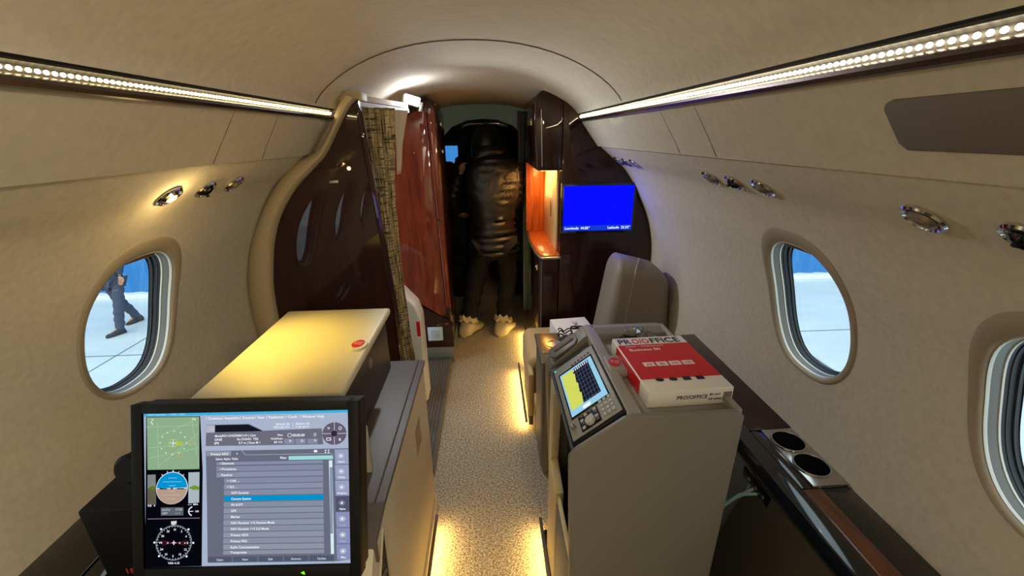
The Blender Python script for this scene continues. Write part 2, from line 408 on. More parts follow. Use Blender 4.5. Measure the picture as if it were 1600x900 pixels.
# ------------------------------------------------------------------ light strips along the cabin
led_dim = mat('led_lens_left', (1, .80, .42), .3, emit=30, ecol=(255, 232, 170)); led_bright = mat('led_lens_right', (1, .80, .42), .3, emit=52, ecol=(255, 238, 196))
def strip(side, y_end, y_first, label):
    root = thing('light_strip', label, 'light strip', (side*.56, y_first, 1.60), 'LED strips under the ceiling edge')
    led_m = led_bright if side > 0 else led_dim
    S = lambda pts, ya, yb: [[Vector((side*x, y, z)) for x, z in pts] for y in (ya, yb)]
    mb = MB(); mb.grid(S([(.5515, 1.6395), (.5530, 1.6330), (.5560, 1.6300), (.563, 1.6295), (.5675, 1.627), (.5685, 1.617)], Y0, y_end)); mb.build('upper_reflector', channel_m, root)
    mb = MB(); mb.grid(S([(.5685, 1.617), (.561, 1.6135), (.553, 1.6125), (.549, 1.609), (.549, 1.604), (.554, 1.598), (.562, 1.596), (.570, 1.601)], Y0, y_end)); mb.build('lower_trim', bronze, root)
    me = None
    cx, cz = .5640, 1.6212
    near = []
    for i in range(100):
        y = y_first+i*.0125
        if y > y_end-.01: break
        if me is None:
            mb = MB(); bm = bmesh.new(); bmesh.ops.create_uvsphere(bm, u_segments=8, v_segments=6, radius=.0031); mb.bm(bm)
            for k in range(len(mb.v)): mb.v[k] = mb.v[k]+Vector((side*cx, y, cz))
            o = mb.build('led', led_m, root); o0 = o; me = o
        else:
            o = o0.copy(); C.objects.link(o); o.parent = root; o.location = (0, i*.0125, 0)
        near.append(y)
    mb = MB(); y = y_first-.0125
    ys = []
    while y > Y0+.02: ys.append(y); y -= .0125
    y = near[-1]+.0125
    while y < y_end-.01: ys.append(y); y += .0125
    for y in ys:
        bm = bmesh.new(); bmesh.ops.create_icosphere(bm, subdivisions=1, radius=.0031)
        for v in bm.verts: v.co += Vector((side*cx, y, cz))
        mb.bm(bm)
    o = mb.build('led_run', led_m, root); o['kind'] = 'stuff'
    return root
strip(-1, 1.86, .612, 'warm LED dot strip on the left ceiling edge, ending at the pale bulkhead trim')
strip(1, 2.475, .41, 'warm LED dot strip on the right ceiling edge, ending at the dark galley cabinet')

# ------------------------------------------------------------------ reading lights and air nozzles in the wall
lens_lit = mat('lit_lens', (1, .72, .3), .3, emit=14, ecol=(255, 196, 92)); lens_off = mat('lamp_lens', (120, 112, 96), .15, coat=.5)
def fixture(side, y, kind, label, grp, lit=False):
    M = wall_frame(side, y, 1.393)
    root = thing('reading_light' if kind == 'lamp' else 'air_nozzle', label, 'reading light' if kind == 'lamp' else 'air vent', M.translation, grp)
    r = .036 if kind == 'lamp' else .034
    mb = MB(); mb.lathe([(r, -.001), (r+.001, .004), (r-.002, .0075), (r-.006, .008), (r-.009, .004), (r-.011, -.004)], 40, 0, M); mb.build('bezel', chrome, root)
    if kind == 'lamp':
        mb = MB(); mb.lathe([(r-.010, -.002), (r-.012, .006), (.016, .011), (.014, .009)], 32, 0, M); mb.build('tilting_cup', satin if not lit else chrome, root)
        mb = MB(); mb.lathe([(.0155, .009), (.012, .0125), (.005, .0140), (.0002, .0142)], 24, 0, M); mb.build('lens', lens_lit if lit else lens_off, root)
    else:
        mb = MB(); mb.lathe([(r-.010, -.003), (.022, .008), (.014, .014), (.009, .015), (.009, .009), (.0002, .009)], 32, 0, M); mb.build('nozzle_ball', blackg, root)
        mb = MB(M); mb.box(-.004, .004, -.013, -.006, .012, .022, .0015); mb.build('tab', blackm, root)
    return root
gl = 'reading lights on the left wall'
rl = fixture(-1, 1.162, 'lamp', 'chrome reading light glowing warm, the nearest on the left wall', gl, True)
fixture(-1, 1.312, 'nozzle', 'dark air nozzle between the two chrome reading lights on the left wall', None)
fixture(-1, 1.460, 'lamp', 'unlit chrome reading light on the left wall beside the bulkhead trim', gl)
gr = 'reading lights on the right wall'
fixture(1, 1.372, 'lamp', 'chrome reading light up and left of the whole right window, beyond its air nozzle', gr)
fixture(1, 1.236, 'nozzle', 'dark air nozzle between two chrome reading lights above the whole right window', None)
fixture(1, 1.100, 'lamp', 'chrome reading light directly above the whole right window', gr)
fixture(1, .662, 'lamp', 'large chrome reading light below the dark taupe overhead cover', gr)
fixture(1, .515, 'nozzle', 'dark air nozzle at the right frame edge, above the nearest window', None)
fixture(1, 2.395, 'lamp', 'small chrome reading light touching the dark cabinet edge, farthest on the right wall', gr)
fixture(1, 2.262, 'nozzle', 'small dark air nozzle in the farthest cluster beside the blue screen cabinet', None)
fixture(1, 2.13, 'lamp', 'small chrome reading light in the farthest cluster, its nearer one', gr)
light('SPOT', 'reading_lamp', rl, rl.location+Vector((.03, 0, -.012)), READ_W*17, (1, .72, .14), direction=(.20, -.02, -.42), spot=math.radians(66), blend=1, radius=.012)
light('POINT', 'reading_lamp_glow', rl, rl.location+Vector((.035, 0, -.03)), .6, (1, .72, .30), radius=.01)

# blank cover let into the upper right panel
mb = MB()
a = Vector((.560, 0, 1.622)); b = Vector((.648, 0, 1.500)); t = (b-a).normalized(); nrm = Vector((-t.z, 0, t.x)) if (-t.z) < 0 else Vector((t.z, 0, -t.x))
L = (b-a).length
poly = [(.598, L*.46), (.604, L*.52), (.600, L*.88), (.590, L*.96), (.30, L*.98), (-.1, L*.98), (-.1, L*.40), (.30, L*.42), (.585, L*.43)]
M = Matrix((Vector((0, 1, 0)), t, nrm)).transposed().to_4x4(); M.translation = a
mb = MB(M); mb.prism(poly, 2, -.004, .0035, .0015)
tag(mb.build('overhead_cover', mat('dark_taupe_cover', (104, 94, 78), .7, bump=(500, .15))), 'dark taupe blank cover set in the upper right wall panel', 'panel')

# ------------------------------------------------------------------ left bulkhead: rim, dark gloss panel
outer = [(-.50, 1.690), (-.534, 1.638), (-.585, 1.545), (-.640, 1.478), (-.72, 1.44), (-.80, 1.375), (-.875, 1.285), (-.945, 1.17), (-.995, 1.06), (-1.030, .93), (-1.044, .80), (-1.042, .66), (-1.02, .5), (-.975, .34), (-.90, .15), (-.85, 0)]
inner = [(-.455, 1.672), (-.490, 1.640), (-.540, 1.567), (-.605, 1.468), (-.66, 1.415), (-.735, 1.348), (-.79, 1.285), (-.843, 1.205), (-.88, 1.12), (-.905, 1.03), (-.930, .90), (-.938, .744), (-.925, .58), (-.89, .38), (-.82, .17), (-.78, 0)]
so = spline(outer, 4); si = spline(inner, 4)
n = min(len(so), len(si)); rows = []
for k, (dy, t) in enumerate(((1.90, 0), (1.845, 0), (1.835, .06), (1.82, .35), (1.815, .6), (1.82, .85), (1.832, .97), (1.845, 1.0), (1.90, 1.0))):
    rows.append([Vector((so[i][0]*(1-t)+si[i][0]*t, dy, so[i][1]*(1-t)+si[i][1]*t)) for i in range(n)])
bh = thing('bulkhead', 'dark glossy mahogany bulkhead with a pale curved leather rim, left of the curtain', 'bulkhead', (-.7, 1.87, 0))
mb = MB(); mb.grid(rows); mb.build('rim', trimtan, bh)
inn = [(x+.003, z) for x, z in si] ; inn = [(x-.012, z) for x, z in si]
edge = [(-.40, 0), (-.395, .5), (-.400, .774), (-.415, 1.05), (-.430, 1.254), (-.443, 1.466), (-.452, 1.64), (-.452, 1.672)]
poly = list(reversed(inn))+[]           # bottom to top along the skin
poly = poly+list(reversed(edge))
mb = MB(); mb.prism(poly, 1, 1.858, 1.90); mb.build('gloss_panel', mahog_d, bh)
mb = MB()
for ya in (1.846,): mb.tube([Vector((x-.006, ya+.012, z)) for x, z in edge[:-1]], .009, 8)
mb.build('gloss_edge_moulding', mahog_d, bh)
mb = MB(); mb.box(-.612, -.575, 1.853, 1.858, 1.350, 1.362, .001); mb.build('small_plate', satin, bh)
mb = MB(); mb.prism([(-.640, 1.69), (-.50, 1.705), (-.44, 1.70), (-.44, 1.668), (-.47, 1.662)], 1, 1.86, 1.95, .002); mb.build('rail_end_block', trimtan, bh)

# curtain rail and curtain
rail = thing('curtain_rail', 'pale metal curtain rail running from the left bulkhead to the mahogany closet', 'curtain rail', (-.42, 2.2, 1.66))
def dirbox(mb, p, q, w_, h_, mi=0):
    p, q = Vector(p), Vector(q); d = (q-p).normalized(); sx = d.cross(Vector((0, 0, 1))).normalized(); up = sx.cross(d)
    A = [p+sx*a+up*b for a, b in ((-w_, -h_), (w_, -h_), (w_, h_), (-w_, h_))]; B = [q+(x-p) for x in A]
    mb.add(A+B, [(0, 1, 2, 3), (7, 6, 5, 4), (0, 4, 5, 1), (1, 5, 6, 2), (2, 6, 7, 3), (3, 7, 4, 0)], mi)
mb = MB(); dirbox(mb, (-.468, 1.89, 1.680), (-.350, 2.33, 1.676), .012, .011); mb.build('fascia', trimtan, rail)
mb = MB(); dirbox(mb, (-.462, 1.88, 1.656), (-.345, 2.33, 1.652), .010, .009); mb.build('track', mat('white_aluminium_track', (220, 222, 226), .3, .4), rail)
def cloth(path_l, path_r, folds, depth, y0, yslope=0, nz=40, nx=60):
    rows = []
    for i in range(nz+1):
        t = i/nz; z = path_l[0][1]+(path_l[-1][1]-path_l[0][1])*t
        def at(path):
            for a, b in zip(path, path[1:]):
                if a[1] >= z >= b[1]-1e-9: return a[0]+(b[0]-a[0])*(a[1]-z)/max(a[1]-b[1], 1e-9)
            return path[-1][0]
        xl, xr = at(path_l), at(path_r); row = []
        for j in range(nx+1):
            u = j/nx; ph = folds*2*math.pi*u+.5*math.sin(3*t)+.3*math.sin(9*t+u*3)
            row.append(Vector((xl+(xr-xl)*u+.004*math.sin(ph*1.7+z*9), y0+yslope*u+depth*math.sin(ph)*(.75+.25*math.sin(5*t+u*4)), z)))
        rows.append(row)
    return rows
rows = cloth([(-.468, 1.648), (-.455, 1.40), (-.43, 1.1), (-.42, .8), (-.412, .45), (-.410, .03)], [(-.350, 1.648), (-.368, 1.42), (-.384, 1.22), (-.392, 1.0), (-.388, .8), (-.37, .45), (-.36, .03)], 3.5, .014, 1.96, .06)
mb = MB(); mb.grid(rows); cu = mb.build('curtain', curtain_m)
sm = cu.modifiers.new('thickness', 'SOLIDIFY'); sm.thickness = .003
tag(cu, 'gathered olive brown woven curtain hanging beside the left bulkhead', 'curtain')
rows = cloth([(-.375, 1.646), (-.378, 1.5), (-.385, 1.36)], [(-.310, 1.646), (-.350, 1.5), (-.380, 1.36)], 1.5, .006, 2.12, .05, 12, 16)
mb = MB(); mb.grid(rows); cl = mb.build('curtain_lining', mat('pale_lining_cloth', (196, 182, 160), .8))
cl.modifiers.new('thickness', 'SOLIDIFY').thickness = .002
tag(cl, 'pale cloth lining showing at the top right of the brown curtain', 'curtain lining')
# ------------------------------------------------------------------ mahogany closet beyond the curtain
cs = thing('closet', 'glossy red mahogany closet beyond the curtain, with an outlet plate low down', 'closet', (-.5, 2.75, 0))
def topz(x): return 1.74-.22*max(0, (-x-.27))/.1 if x < -.37 else 1.74
body = [(-.92, .10), (-.92, 1.05), (-.78, 1.3), (-.60, 1.47), (-.47, 1.62), (-.38, 1.705), (-.30, 1.745), (-.262, 1.73), (-.242, 1.66), (-.232, .10)]
mb = MB(); mb.prism(body, 1, 2.72, 3.12, .010, seg=3); mb.build('carcass', mahog_d, cs)
door = [(-.80, .72), (-.80, 1.22), (-.60, 1.44), (-.47, 1.58), (-.392, 1.66), (-.325, 1.69), (-.300, 1.66), (-.262, .40), (-.275, .36), (-.30, .36)]
mb = MB(); mb.prism(door, 1, 2.700, 2.722, .007, seg=3); dr = mb.build('door', mahog, cs)
mb = MB(); mb.prism([(-.262, .42), (-.298, 1.66), (-.292, 1.70), (-.250, 1.68), (-.228, .42)], 1, 2.695, 2.722, .009, seg=4); mb.build('edge_pilaster', mahog, cs)
mb = MB(); mb.prism([(-.80, .66), (-.80, .12), (-.225, .12), (-.225, .30), (-.262, .335)], 1, 2.700, 2.722, .006); mb.build('lower_panel', mahog_d, cs)
mb = MB(); mb.lathe([(.0, .006), (.010, .006), (.012, .003), (.012, 0)], 20, 0, Matrix.Translation((-.265, 2.692, 1.03)) @ Matrix.Rotation(math.radians(90), 4, 'X')); mb.build('latch', chrome, cs)
mb = MB(); mb.box(-.80, -.23, 2.705, 3.1, 0.0, .12, .003); mb.build('kick_plate', chromeless, cs)
mb = MB(); mb.box(-.402, -.298, 2.693, 2.701, .178, .282, .003); op = mb.build('outlet_plate', mat('pale_blue_plastic', (190, 208, 220), .4), cs)
mb = MB(); mb.box(-.378, -.322, 2.6905, 2.694, .20, .26, .002); mb.build('outlet_flap', mat('outlet_grey', (166, 184, 196), .4), op)
mb = MB()
for z in (1.60, 1.44): mb.lathe([(0, .01), (.010, .01), (.012, .004), (.012, 0)], 16, 0, Matrix.Translation((-.232, 2.80, z)) @ Matrix.Rotation(math.radians(90), 4, 'Y'))
mb.build('hinge_cap', chrome, cs)

# torch clipped at the rail end
tr = thing('work_light', 'small white LED work light shining at the end of the curtain rail', 'lamp', (-.33, 2.34, 1.695))
Mt = Matrix.Translation((-.325, 2.38, 1.700)) @ Matrix.Rotation(math.radians(20), 4, 'Z') @ Matrix.Rotation(math.radians(15), 4, 'Y') @ Matrix.Scale(1.3, 4)
mb = MB(Mt); mb.box(-.035, .030, -.02, .02, -.016, .020, .006, seg=3); mb.build('housing', white_p, tr)
mb = MB(Mt); mb.box(-.030, .020, -.0235, -.0195, -.011, .016, .001); mb.build('lit_face', emis((235, 240, 255), 12), tr)
mb = MB(Mt); mb.box(.030, .042, -.014, .014, -.03, .006, .003); mb.build('clip', satin, tr)
light('POINT', 'work_light_beam', tr, (-.310, 2.32, 1.700), TORCH_W*.8, (.86, .9, 1), radius=.02)
light('SPOT', 'work_light_beam', tr, (-.325, 2.315, 1.69), TORCH_W*11, (.86, .94, 1), direction=(.62, -.62, -.62), spot=math.radians(125), blend=.6, radius=.015)

# white moulded case between curtain and closet
wc = thing('equipment_case', 'white plastic case with a red label, standing between curtain and closet', 'case', (-.42, 2.25, 0))
mb = MB(); mb.prism([(-.62, 0), (-.62, .80), (-.448, .728), (-.374, .640), (-.352, .56), (-.352, 0)], 1, 2.20, 2.34, .014, seg=3); mb.build('shell', white_p, wc)
mb = MB(); mb.prism([(-.60, .40), (-.46, .40), (-.42, .43), (-.40, .50), (-.43, .53), (-.60, .53)], 1, 2.19, 2.203, .005); mb.build('recessed_grip', mat('white_shade_plastic', (204, 210, 210), .4), wc)
mb = MB(); mb.box(-.376, -.357, 2.192, 2.2005, .46, .55, .001); lb = mb.build('red_label', red_p, wc)

# dark ribbed mat along the left of the aisle
mb = MB(); rows = []
for i in range(61):
    x = -.47+.225*i/60; rows.append([Vector((x, y, .012+.007*(1 if i % 5 < 3 else 0)+.012*max(0, (y-2.55)/.15)*(i/60))) for y in np.linspace(1.62, 2.70, 24)])
mb.grid(rows); rb = mb.build('ribbed_mat', mat('dark_ribbed_rubber', (92, 86, 80), .7))
rb.modifiers.new('thickness', 'SOLIDIFY').thickness = .008
tag(rb, 'dark ribbed runner mat on the floor at the left edge of the aisle', 'mat')

# ------------------------------------------------------------------ right galley cabinet with screen and lit niche
gc = thing('galley_cabinet', 'dark mahogany cabinet at the front right with a lit orange niche', 'cabinet', (.6, 2.5, 0))
sil = [(.365, 1.759), (.435, 1.733), (.50, 1.69), (.545, 1.645), (.60, 1.565), (.645, 1.505), (.705, 1.452), (.77, 1.397), (.835, 1.343), (.895, 1.262), (.943, 1.172), (.985, 1.085), (1.012, 1.017), (1.036, .92), (1.046, .83), (1.046, .71), (1.03, .55), (.985, .36), (.91, .15), (.86, 0)]
sil2 = spline(sil, 3)
right = [p for p in sil2 if p[0] >= .475]
mb = MB(); mb.prism([(.475, 0)]+[(.475, 1.71)]+right, 1, 2.48, 3.3, .004); mb.build('main_body', mahog_d, gc)
up = [(.318, 1.337), (.300, 1.60), (.305, 1.70), (.325, 1.745), (.365, 1.759), (.435, 1.733), (.476, 1.708), (.476, 1.337)]
mb = MB(); mb.prism([(x+.012 if x < .36 else x, z) for x, z in up], 1, 2.48, 3.22, .012, seg=3); mb.build('upper_cabinet', mahog_d, gc)
mb = MB(); mb.box(.350, .476, 2.49, 3.22, 0.02, .815, .010, seg=3); lc = mb.build('lower_cabinet', mahog_d, gc)
mb = MB(); mb.prism([(.372, 2.475), (.476, 2.475), (.476, 3.2), (.345, 3.2), (.335, 2.9), (.345, 2.6), (.357, 2.50)], 2, .815, .838, .004, seg=2); mb.build('counter', woodor, gc)
mb = MB(); mb.tube([(.476, 2.472, .822), (.372, 2.472, .822), (.355, 2.49, .822), (.340, 2.6, .822), (.330, 2.9, .822), (.340, 3.2, .822)], .008, 8); mb.build('counter_edge_trim', satin, gc)
mb = MB(); mb.box(.33, .476, 3.19, 3.22, .838, 1.337, .001); mb.build('niche_back', woodor, gc)
mb = MB(); mb.box(.466, .4765, 2.60, 3.19, .838, 1.337, .001); li = mb.build('niche_lining', mat('pale_niche_panel', (232, 200, 140), .4), gc)
mb = MB(); mb.box(.455, .466, 2.78, 2.80, 1.02, 1.15, .003); mb.build('pull', chrome, li)
for zz in (1.60, .73):
    mb = MB(); mb.lathe([(0, .004), (.012, .004), (.016, .008), (.020, .006), (.021, 0)], 24, 0, Matrix.Translation((.310 if zz > 1 else .350, 2.60, zz)) @ Matrix.Rotation(math.radians(-90), 4, 'Y')); mb.build('latch', chrome, gc)
mb = MB(); mb.tube([(.363, 2.478, .04), (.363, 2.478, .80)], .004, 6); mb.tube([(.36, 2.479, 1.36), (.352, 2.479, 1.66)], .003, 6); mb.build('corner_bead', satin, gc)
mb = MB(); mb.box(.37, .47, 2.62, 3.1, 1.325, 1.3365, .002); nl = mb.build('niche_lamp', emis((255, 190, 90), 5), gc)
light('AREA', 'niche_glow', gc, (.42, 2.86, 1.322), NICHE_W, (1, .52, .16), .08, .45, direction=(0, 0, -1))
light('AREA', 'niche_glow', gc, (.40, 3.18, 1.15), NICHE_W*.25, (1, .55, .2), .08, .25, direction=(0, -1, -.2))
mb = MB(); mb.box(.30, .345, 2.9, 2.93, 1.0, 1.4, .01); 
# blue information screen
tv = thing('information_screen', 'flat screen showing plain blue on the dark mahogany cabinet', 'screen', (.69, 2.47, 1.12))
mb = MB(); mb.box(.472, .912, 2.458, 2.480, .975, 1.268, .004, seg=2); mb.build('bezel', blackg, tv)
mb = MB(); mb.box(.486, .896, 2.4560, 2.4585, .990, 1.252); mb.build('display', emis((6, 12, 246), 1.25), tv)
mb = MB(); mb.box(.486, .896, 2.4550, 2.4562, .992, 1.022); mb.build('caption_bar', emis((20, 60, 205), 1.0), tv)
for txt, x, al in (('Longitude  44.85\u00b0', .495, 'LEFT'), ('Latitude  32.52\u00b0', .888, 'RIGHT')):
    v, f = text_geo(txt, .021, al, True); mb = MB(Matrix.Translation((x, 2.4545, 1.000)) @ Matrix.Rotation(math.radians(90), 4, 'X')); mb.add(v, f); mb.build('caption', emis((225, 235, 255), 1.2), tv, smooth=0)
light('AREA', 'screen_glow', tv, (.69, 2.452, 1.12), .6, (.12, .12, 1), .40, .24, direction=(0, -1, 0))

# ------------------------------------------------------------------ cockpit entrance beyond
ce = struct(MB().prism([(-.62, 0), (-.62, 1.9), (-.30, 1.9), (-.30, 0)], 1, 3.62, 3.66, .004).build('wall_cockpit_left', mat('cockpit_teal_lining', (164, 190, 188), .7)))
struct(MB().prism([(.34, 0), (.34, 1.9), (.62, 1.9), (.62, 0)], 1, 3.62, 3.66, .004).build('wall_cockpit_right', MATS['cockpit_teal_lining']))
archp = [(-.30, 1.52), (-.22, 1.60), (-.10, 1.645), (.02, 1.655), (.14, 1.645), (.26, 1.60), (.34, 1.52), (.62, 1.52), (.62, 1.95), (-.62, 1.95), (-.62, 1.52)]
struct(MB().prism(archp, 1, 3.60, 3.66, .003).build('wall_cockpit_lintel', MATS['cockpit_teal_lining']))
mb = MB(); mb.tube([(x, 3.598, z-.006) for x, z in archp[:7]], .007, 8); struct(mb.build('trim_3', blackm))
mb = MB(); mb.prism([(-.2, 1.60), (-.1, 1.635), (.16, 1.635), (.26, 1.60), (.24, 1.57), (.12, 1.605), (-.08, 1.605), (-.19, 1.57)], 1, 3.56, 3.60, .005); oh = mb.build('grab_rail', blackg)
tag(oh, 'black curved handrail over the cockpit doorway', 'handrail')
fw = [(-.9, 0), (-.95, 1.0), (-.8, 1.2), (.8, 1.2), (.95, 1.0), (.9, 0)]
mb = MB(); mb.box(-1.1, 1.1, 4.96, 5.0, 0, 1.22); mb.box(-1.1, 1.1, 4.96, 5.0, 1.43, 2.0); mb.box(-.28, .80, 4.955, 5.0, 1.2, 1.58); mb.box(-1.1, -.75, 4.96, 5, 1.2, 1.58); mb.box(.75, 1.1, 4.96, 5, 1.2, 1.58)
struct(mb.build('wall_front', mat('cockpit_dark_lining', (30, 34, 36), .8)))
cwin = thing('window_9', None, None, (0, 4.97, 1.2), kind='structure')
mb = MB(); mb.box(-.75, -.28, 4.975, 4.981, 1.21, 1.44); mb.build('windscreen_pane', glass, cwin)
mb = MB(); mb.box(-.8, .8, 4.55, 4.95, .3, 1.12, .04, seg=3)
pn = mb.build('flight_deck_console', blackm); tag(pn, 'black cockpit instrument panel seen past the standing person', 'instrument panel')
def pilot_seat(x, label):
    r = thing('pilot_seat', label, 'seat', (x, 4.0, 0), 'pilot seats in the dark cockpit')
    mb = MB(); mb.box(x-.23, x+.23, 3.86, 3.96, .45, 1.12, .04, seg=3); mb.build('backrest', blackm, r)
    mb = MB(); mb.box(x-.23, x+.23, 3.9, 4.35, .34, .48, .04, seg=3); mb.build('seat', blackm, r)
    mb = MB(); mb.box(x-.12, x+.12, 3.88, 3.95, 1.10, 1.32, .03, seg=3); mb.build('headrest', blackm, r)
    mb = MB(); mb.box(x-.15, x+.15, 4.0, 4.3, .0, .35, .02); mb.build('base', blackm, r)
pilot_seat(-.37, 'black pilot seat in the cockpit, left of the standing person')
pilot_seat(.40, 'black pilot seat in the cockpit, behind the lit cabinet side')
mb = MB(); mb.lathe([(.0, 0), (.03, 0), (.035, .03), (.03, .05), (.0, .052)], 24, 0, Matrix.Translation((-.36, 3.60, 1.50)) @ Matrix.Rotation(math.radians(90), 4, 'X'))
tag(mb.build('wall_knob', blackg), 'round black knob on the teal cockpit door frame', 'knob')
mb = MB()
rows = cloth([(.285, 1.70), (.285, 1.2)], [(.345, 1.70), (.345, 1.2)], 2.5, .012, 3.40, .05, 10, 30)
mb.grid(rows); gcurt = mb.build('door_curtain', mat('grey_curtain', (92, 88, 84), .8)); gcurt.modifiers.new('thickness', 'SOLIDIFY').thickness = .003
tag(gcurt, 'short grey curtain gathered beside the cockpit doorway, next to the dark cabinet', 'curtain')
# ------------------------------------------------------------------ left: equipment box on the low cabinet
lowc = thing('rack_cabinet', 'low grey topped rack cabinet with cream side beside the aisle, under the box', 'cabinet', (-.45, 1.1, 0))
mb = MB(); mb.prism([(.60, .075), (1.436, .075), (1.436, .715), (.775, .715), (.69, .70), (.60, .60)], 0, -.70, -.216, .004); mb.build('body', creamp, lowc)
mb = MB(); mb.prism([(1.442, .712), (1.442, .728), (.775, .728), (.683, .712), (.683, .65), (.692, .65), (.692, .700), (.775, .714)], 0, -.705, -.209, .003); tp = mb.build('top_edge', mat('console_violet_grey', (86, 78, 73), .5), lowc)
mb = MB(); mb.tube([(-.232, 1.44, .7295), (-.232, .775, .7295)], .0022, 6); mb.build('top_groove', seam_m, tp)
mb = MB(); mb.box(-.71, -.210, .62, 1.440, .012, .075, .003); mb.build('base_strip', creamp, lowc)
mb = MB(); mb.box(-.2165, -.2150, 1.18, 1.27, .50, .60, .0003); mb.build('paper_label', mat('grey_label', (150, 138, 118), .6), lowc)
mb = MB(); mb.prism([(.745, .675), (.742, .53), (.72, .45), (.61, .45), (.60, .50)], 0, -.2165, -.2140, .0005); rc = mb.build('cutout_shade_panel', blackm, lowc)  # flat black panel stands in for the shaded inside of a cutout
mb = MB(); mb.tube([(-.213, .600, .505), (-.213, .745, .679), (-.213, .743, .53), (-.213, .722, .447), (-.213, .61, .447)], .0028, 6); mb.build('recess_rim', creamp, rc)
mb = MB()
for i in range(5): mb.tube([(-.213, .695-.004*i, .585-.026*i), (-.213, .722-.003*i, .575-.026*i)], .0045, 8, mi=0)
mb.build('hose_rib', grey_con, rc)
bx = thing('equipment_box', 'large box with pale yellow lit top and dark side, on the rack cabinet', 'box', (-.47, 1.13, .728))
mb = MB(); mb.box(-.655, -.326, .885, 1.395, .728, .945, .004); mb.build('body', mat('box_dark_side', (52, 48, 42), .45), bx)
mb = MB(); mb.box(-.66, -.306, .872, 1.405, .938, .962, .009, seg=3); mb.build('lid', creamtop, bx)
mb = MB(); mb.prism([(-.660, .728), (-.660, .94), (-.318, .94), (-.318, .89), (-.262, .86), (-.262, .728)], 1, .868, .886, .003); mb.build('front_plate', creamp, bx)
mb = MB(); mb.lathe([(0, .003), (.016, .003), (.019, .0015), (.019, 0)], 28, 0, Matrix.Translation((-.326, 1.165, .875)) @ Matrix.Rotation(math.radians(90), 4, 'Y')); mb.build('round_lock', satin, bx)
mb = MB(); Mo = Matrix.Translation((-.335, 1.115, .9615)); mb.lathe([(.030, 0), (.028, .006), (.020, .008), (0, .008)], 28, 0, Mo @ Matrix.Diagonal((.85, 1.15, 1, 1))); mb.build('warning_seal_boss', creamtop, bx)
def seal(M, root):
    mb = MB(M); mb.lathe([(.0205, 0), (.0205, .0016), (0, .0016)], 28, 0, Matrix.Diagonal((.8, 1.1, 1, 1))); s = mb.build('red_seal', red_p, root)
    for dy, t in ((.003, 'NO STEP'), (-.006, 'ON TOP')):
        v, f = text_geo(t, .0062, 'CENTER', True); mb = MB(M @ Matrix.Translation((0, dy, .0019))); mb.add(v, f); mb.build('seal_lettering', white_p, s, smooth=0)
seal(Matrix.Translation((-.335, 1.115, .9695)) @ Matrix.Rotation(math.radians(-15), 4, 'Z'), bx)

# ------------------------------------------------------------------ left: monitor
mon = thing('flight_monitor', 'black framed monitor showing a map, attitude dial and selection list', 'monitor', (-.38, .60, .80))
TL = Vector((-.559, .648, 1.087)); TR = Vector((-.203, .631, 1.086)); BR = Vector((-.1965, .541, .839)); BL = Vector((-.5475, .555, .835))
xr = ((TR-TL)+(BR-BL)).normalized(); yd = ((BL-TL)+(BR-TR)); yd = (yd-xr*yd.dot(xr)).normalized(); nz_ = xr.cross(-yd).normalized()   # towards the viewer
if nz_.y > 0: nz_ = -nz_
ctr = (TL+TR+BR+BL)/4; SW = ((TR-TL).length+(BR-BL).length)/2; SH = ((BL-TL).length+(BR-TR).length)/2
MM = Matrix((xr, -yd, xr.cross(-yd))).transposed().to_4x4(); MM.translation = ctr
zs = 1 if (MM.to_3x3() @ Vector((0, 0, 1))).y < 0 else -1
hw, hh = SW/2, SH/2
mb = MB(MM)
for a in ((-hw-.018, -hw, -hh-.022, hh+.016), (hw, hw+.018, -hh-.022, hh+.016), (-hw, hw, hh, hh+.016), (-hw, hw, -hh-.022, -hh)): mb.box(a[0], a[1], a[2], a[3], -.02, .006, .0015)
mb.build('bezel', blackm, mon)
mb = MB(MM); mb.box(-hw-.016, hw+.016, -hh-.02, hh+.014, -.045, -.012, .006); mb.build('housing', blackm, mon)
mb = MB(MM); mb.add([(.098, -hh-.014, .0066), (.098, -hh-.008, .0066), (.092, -hh-.011, .0066), (.1, -hh-.0135, .0066)], [(0, 1, 2), (0, 3, 1)]); mb.build('power_led', emis((120, 255, 30), 1.5), mon)
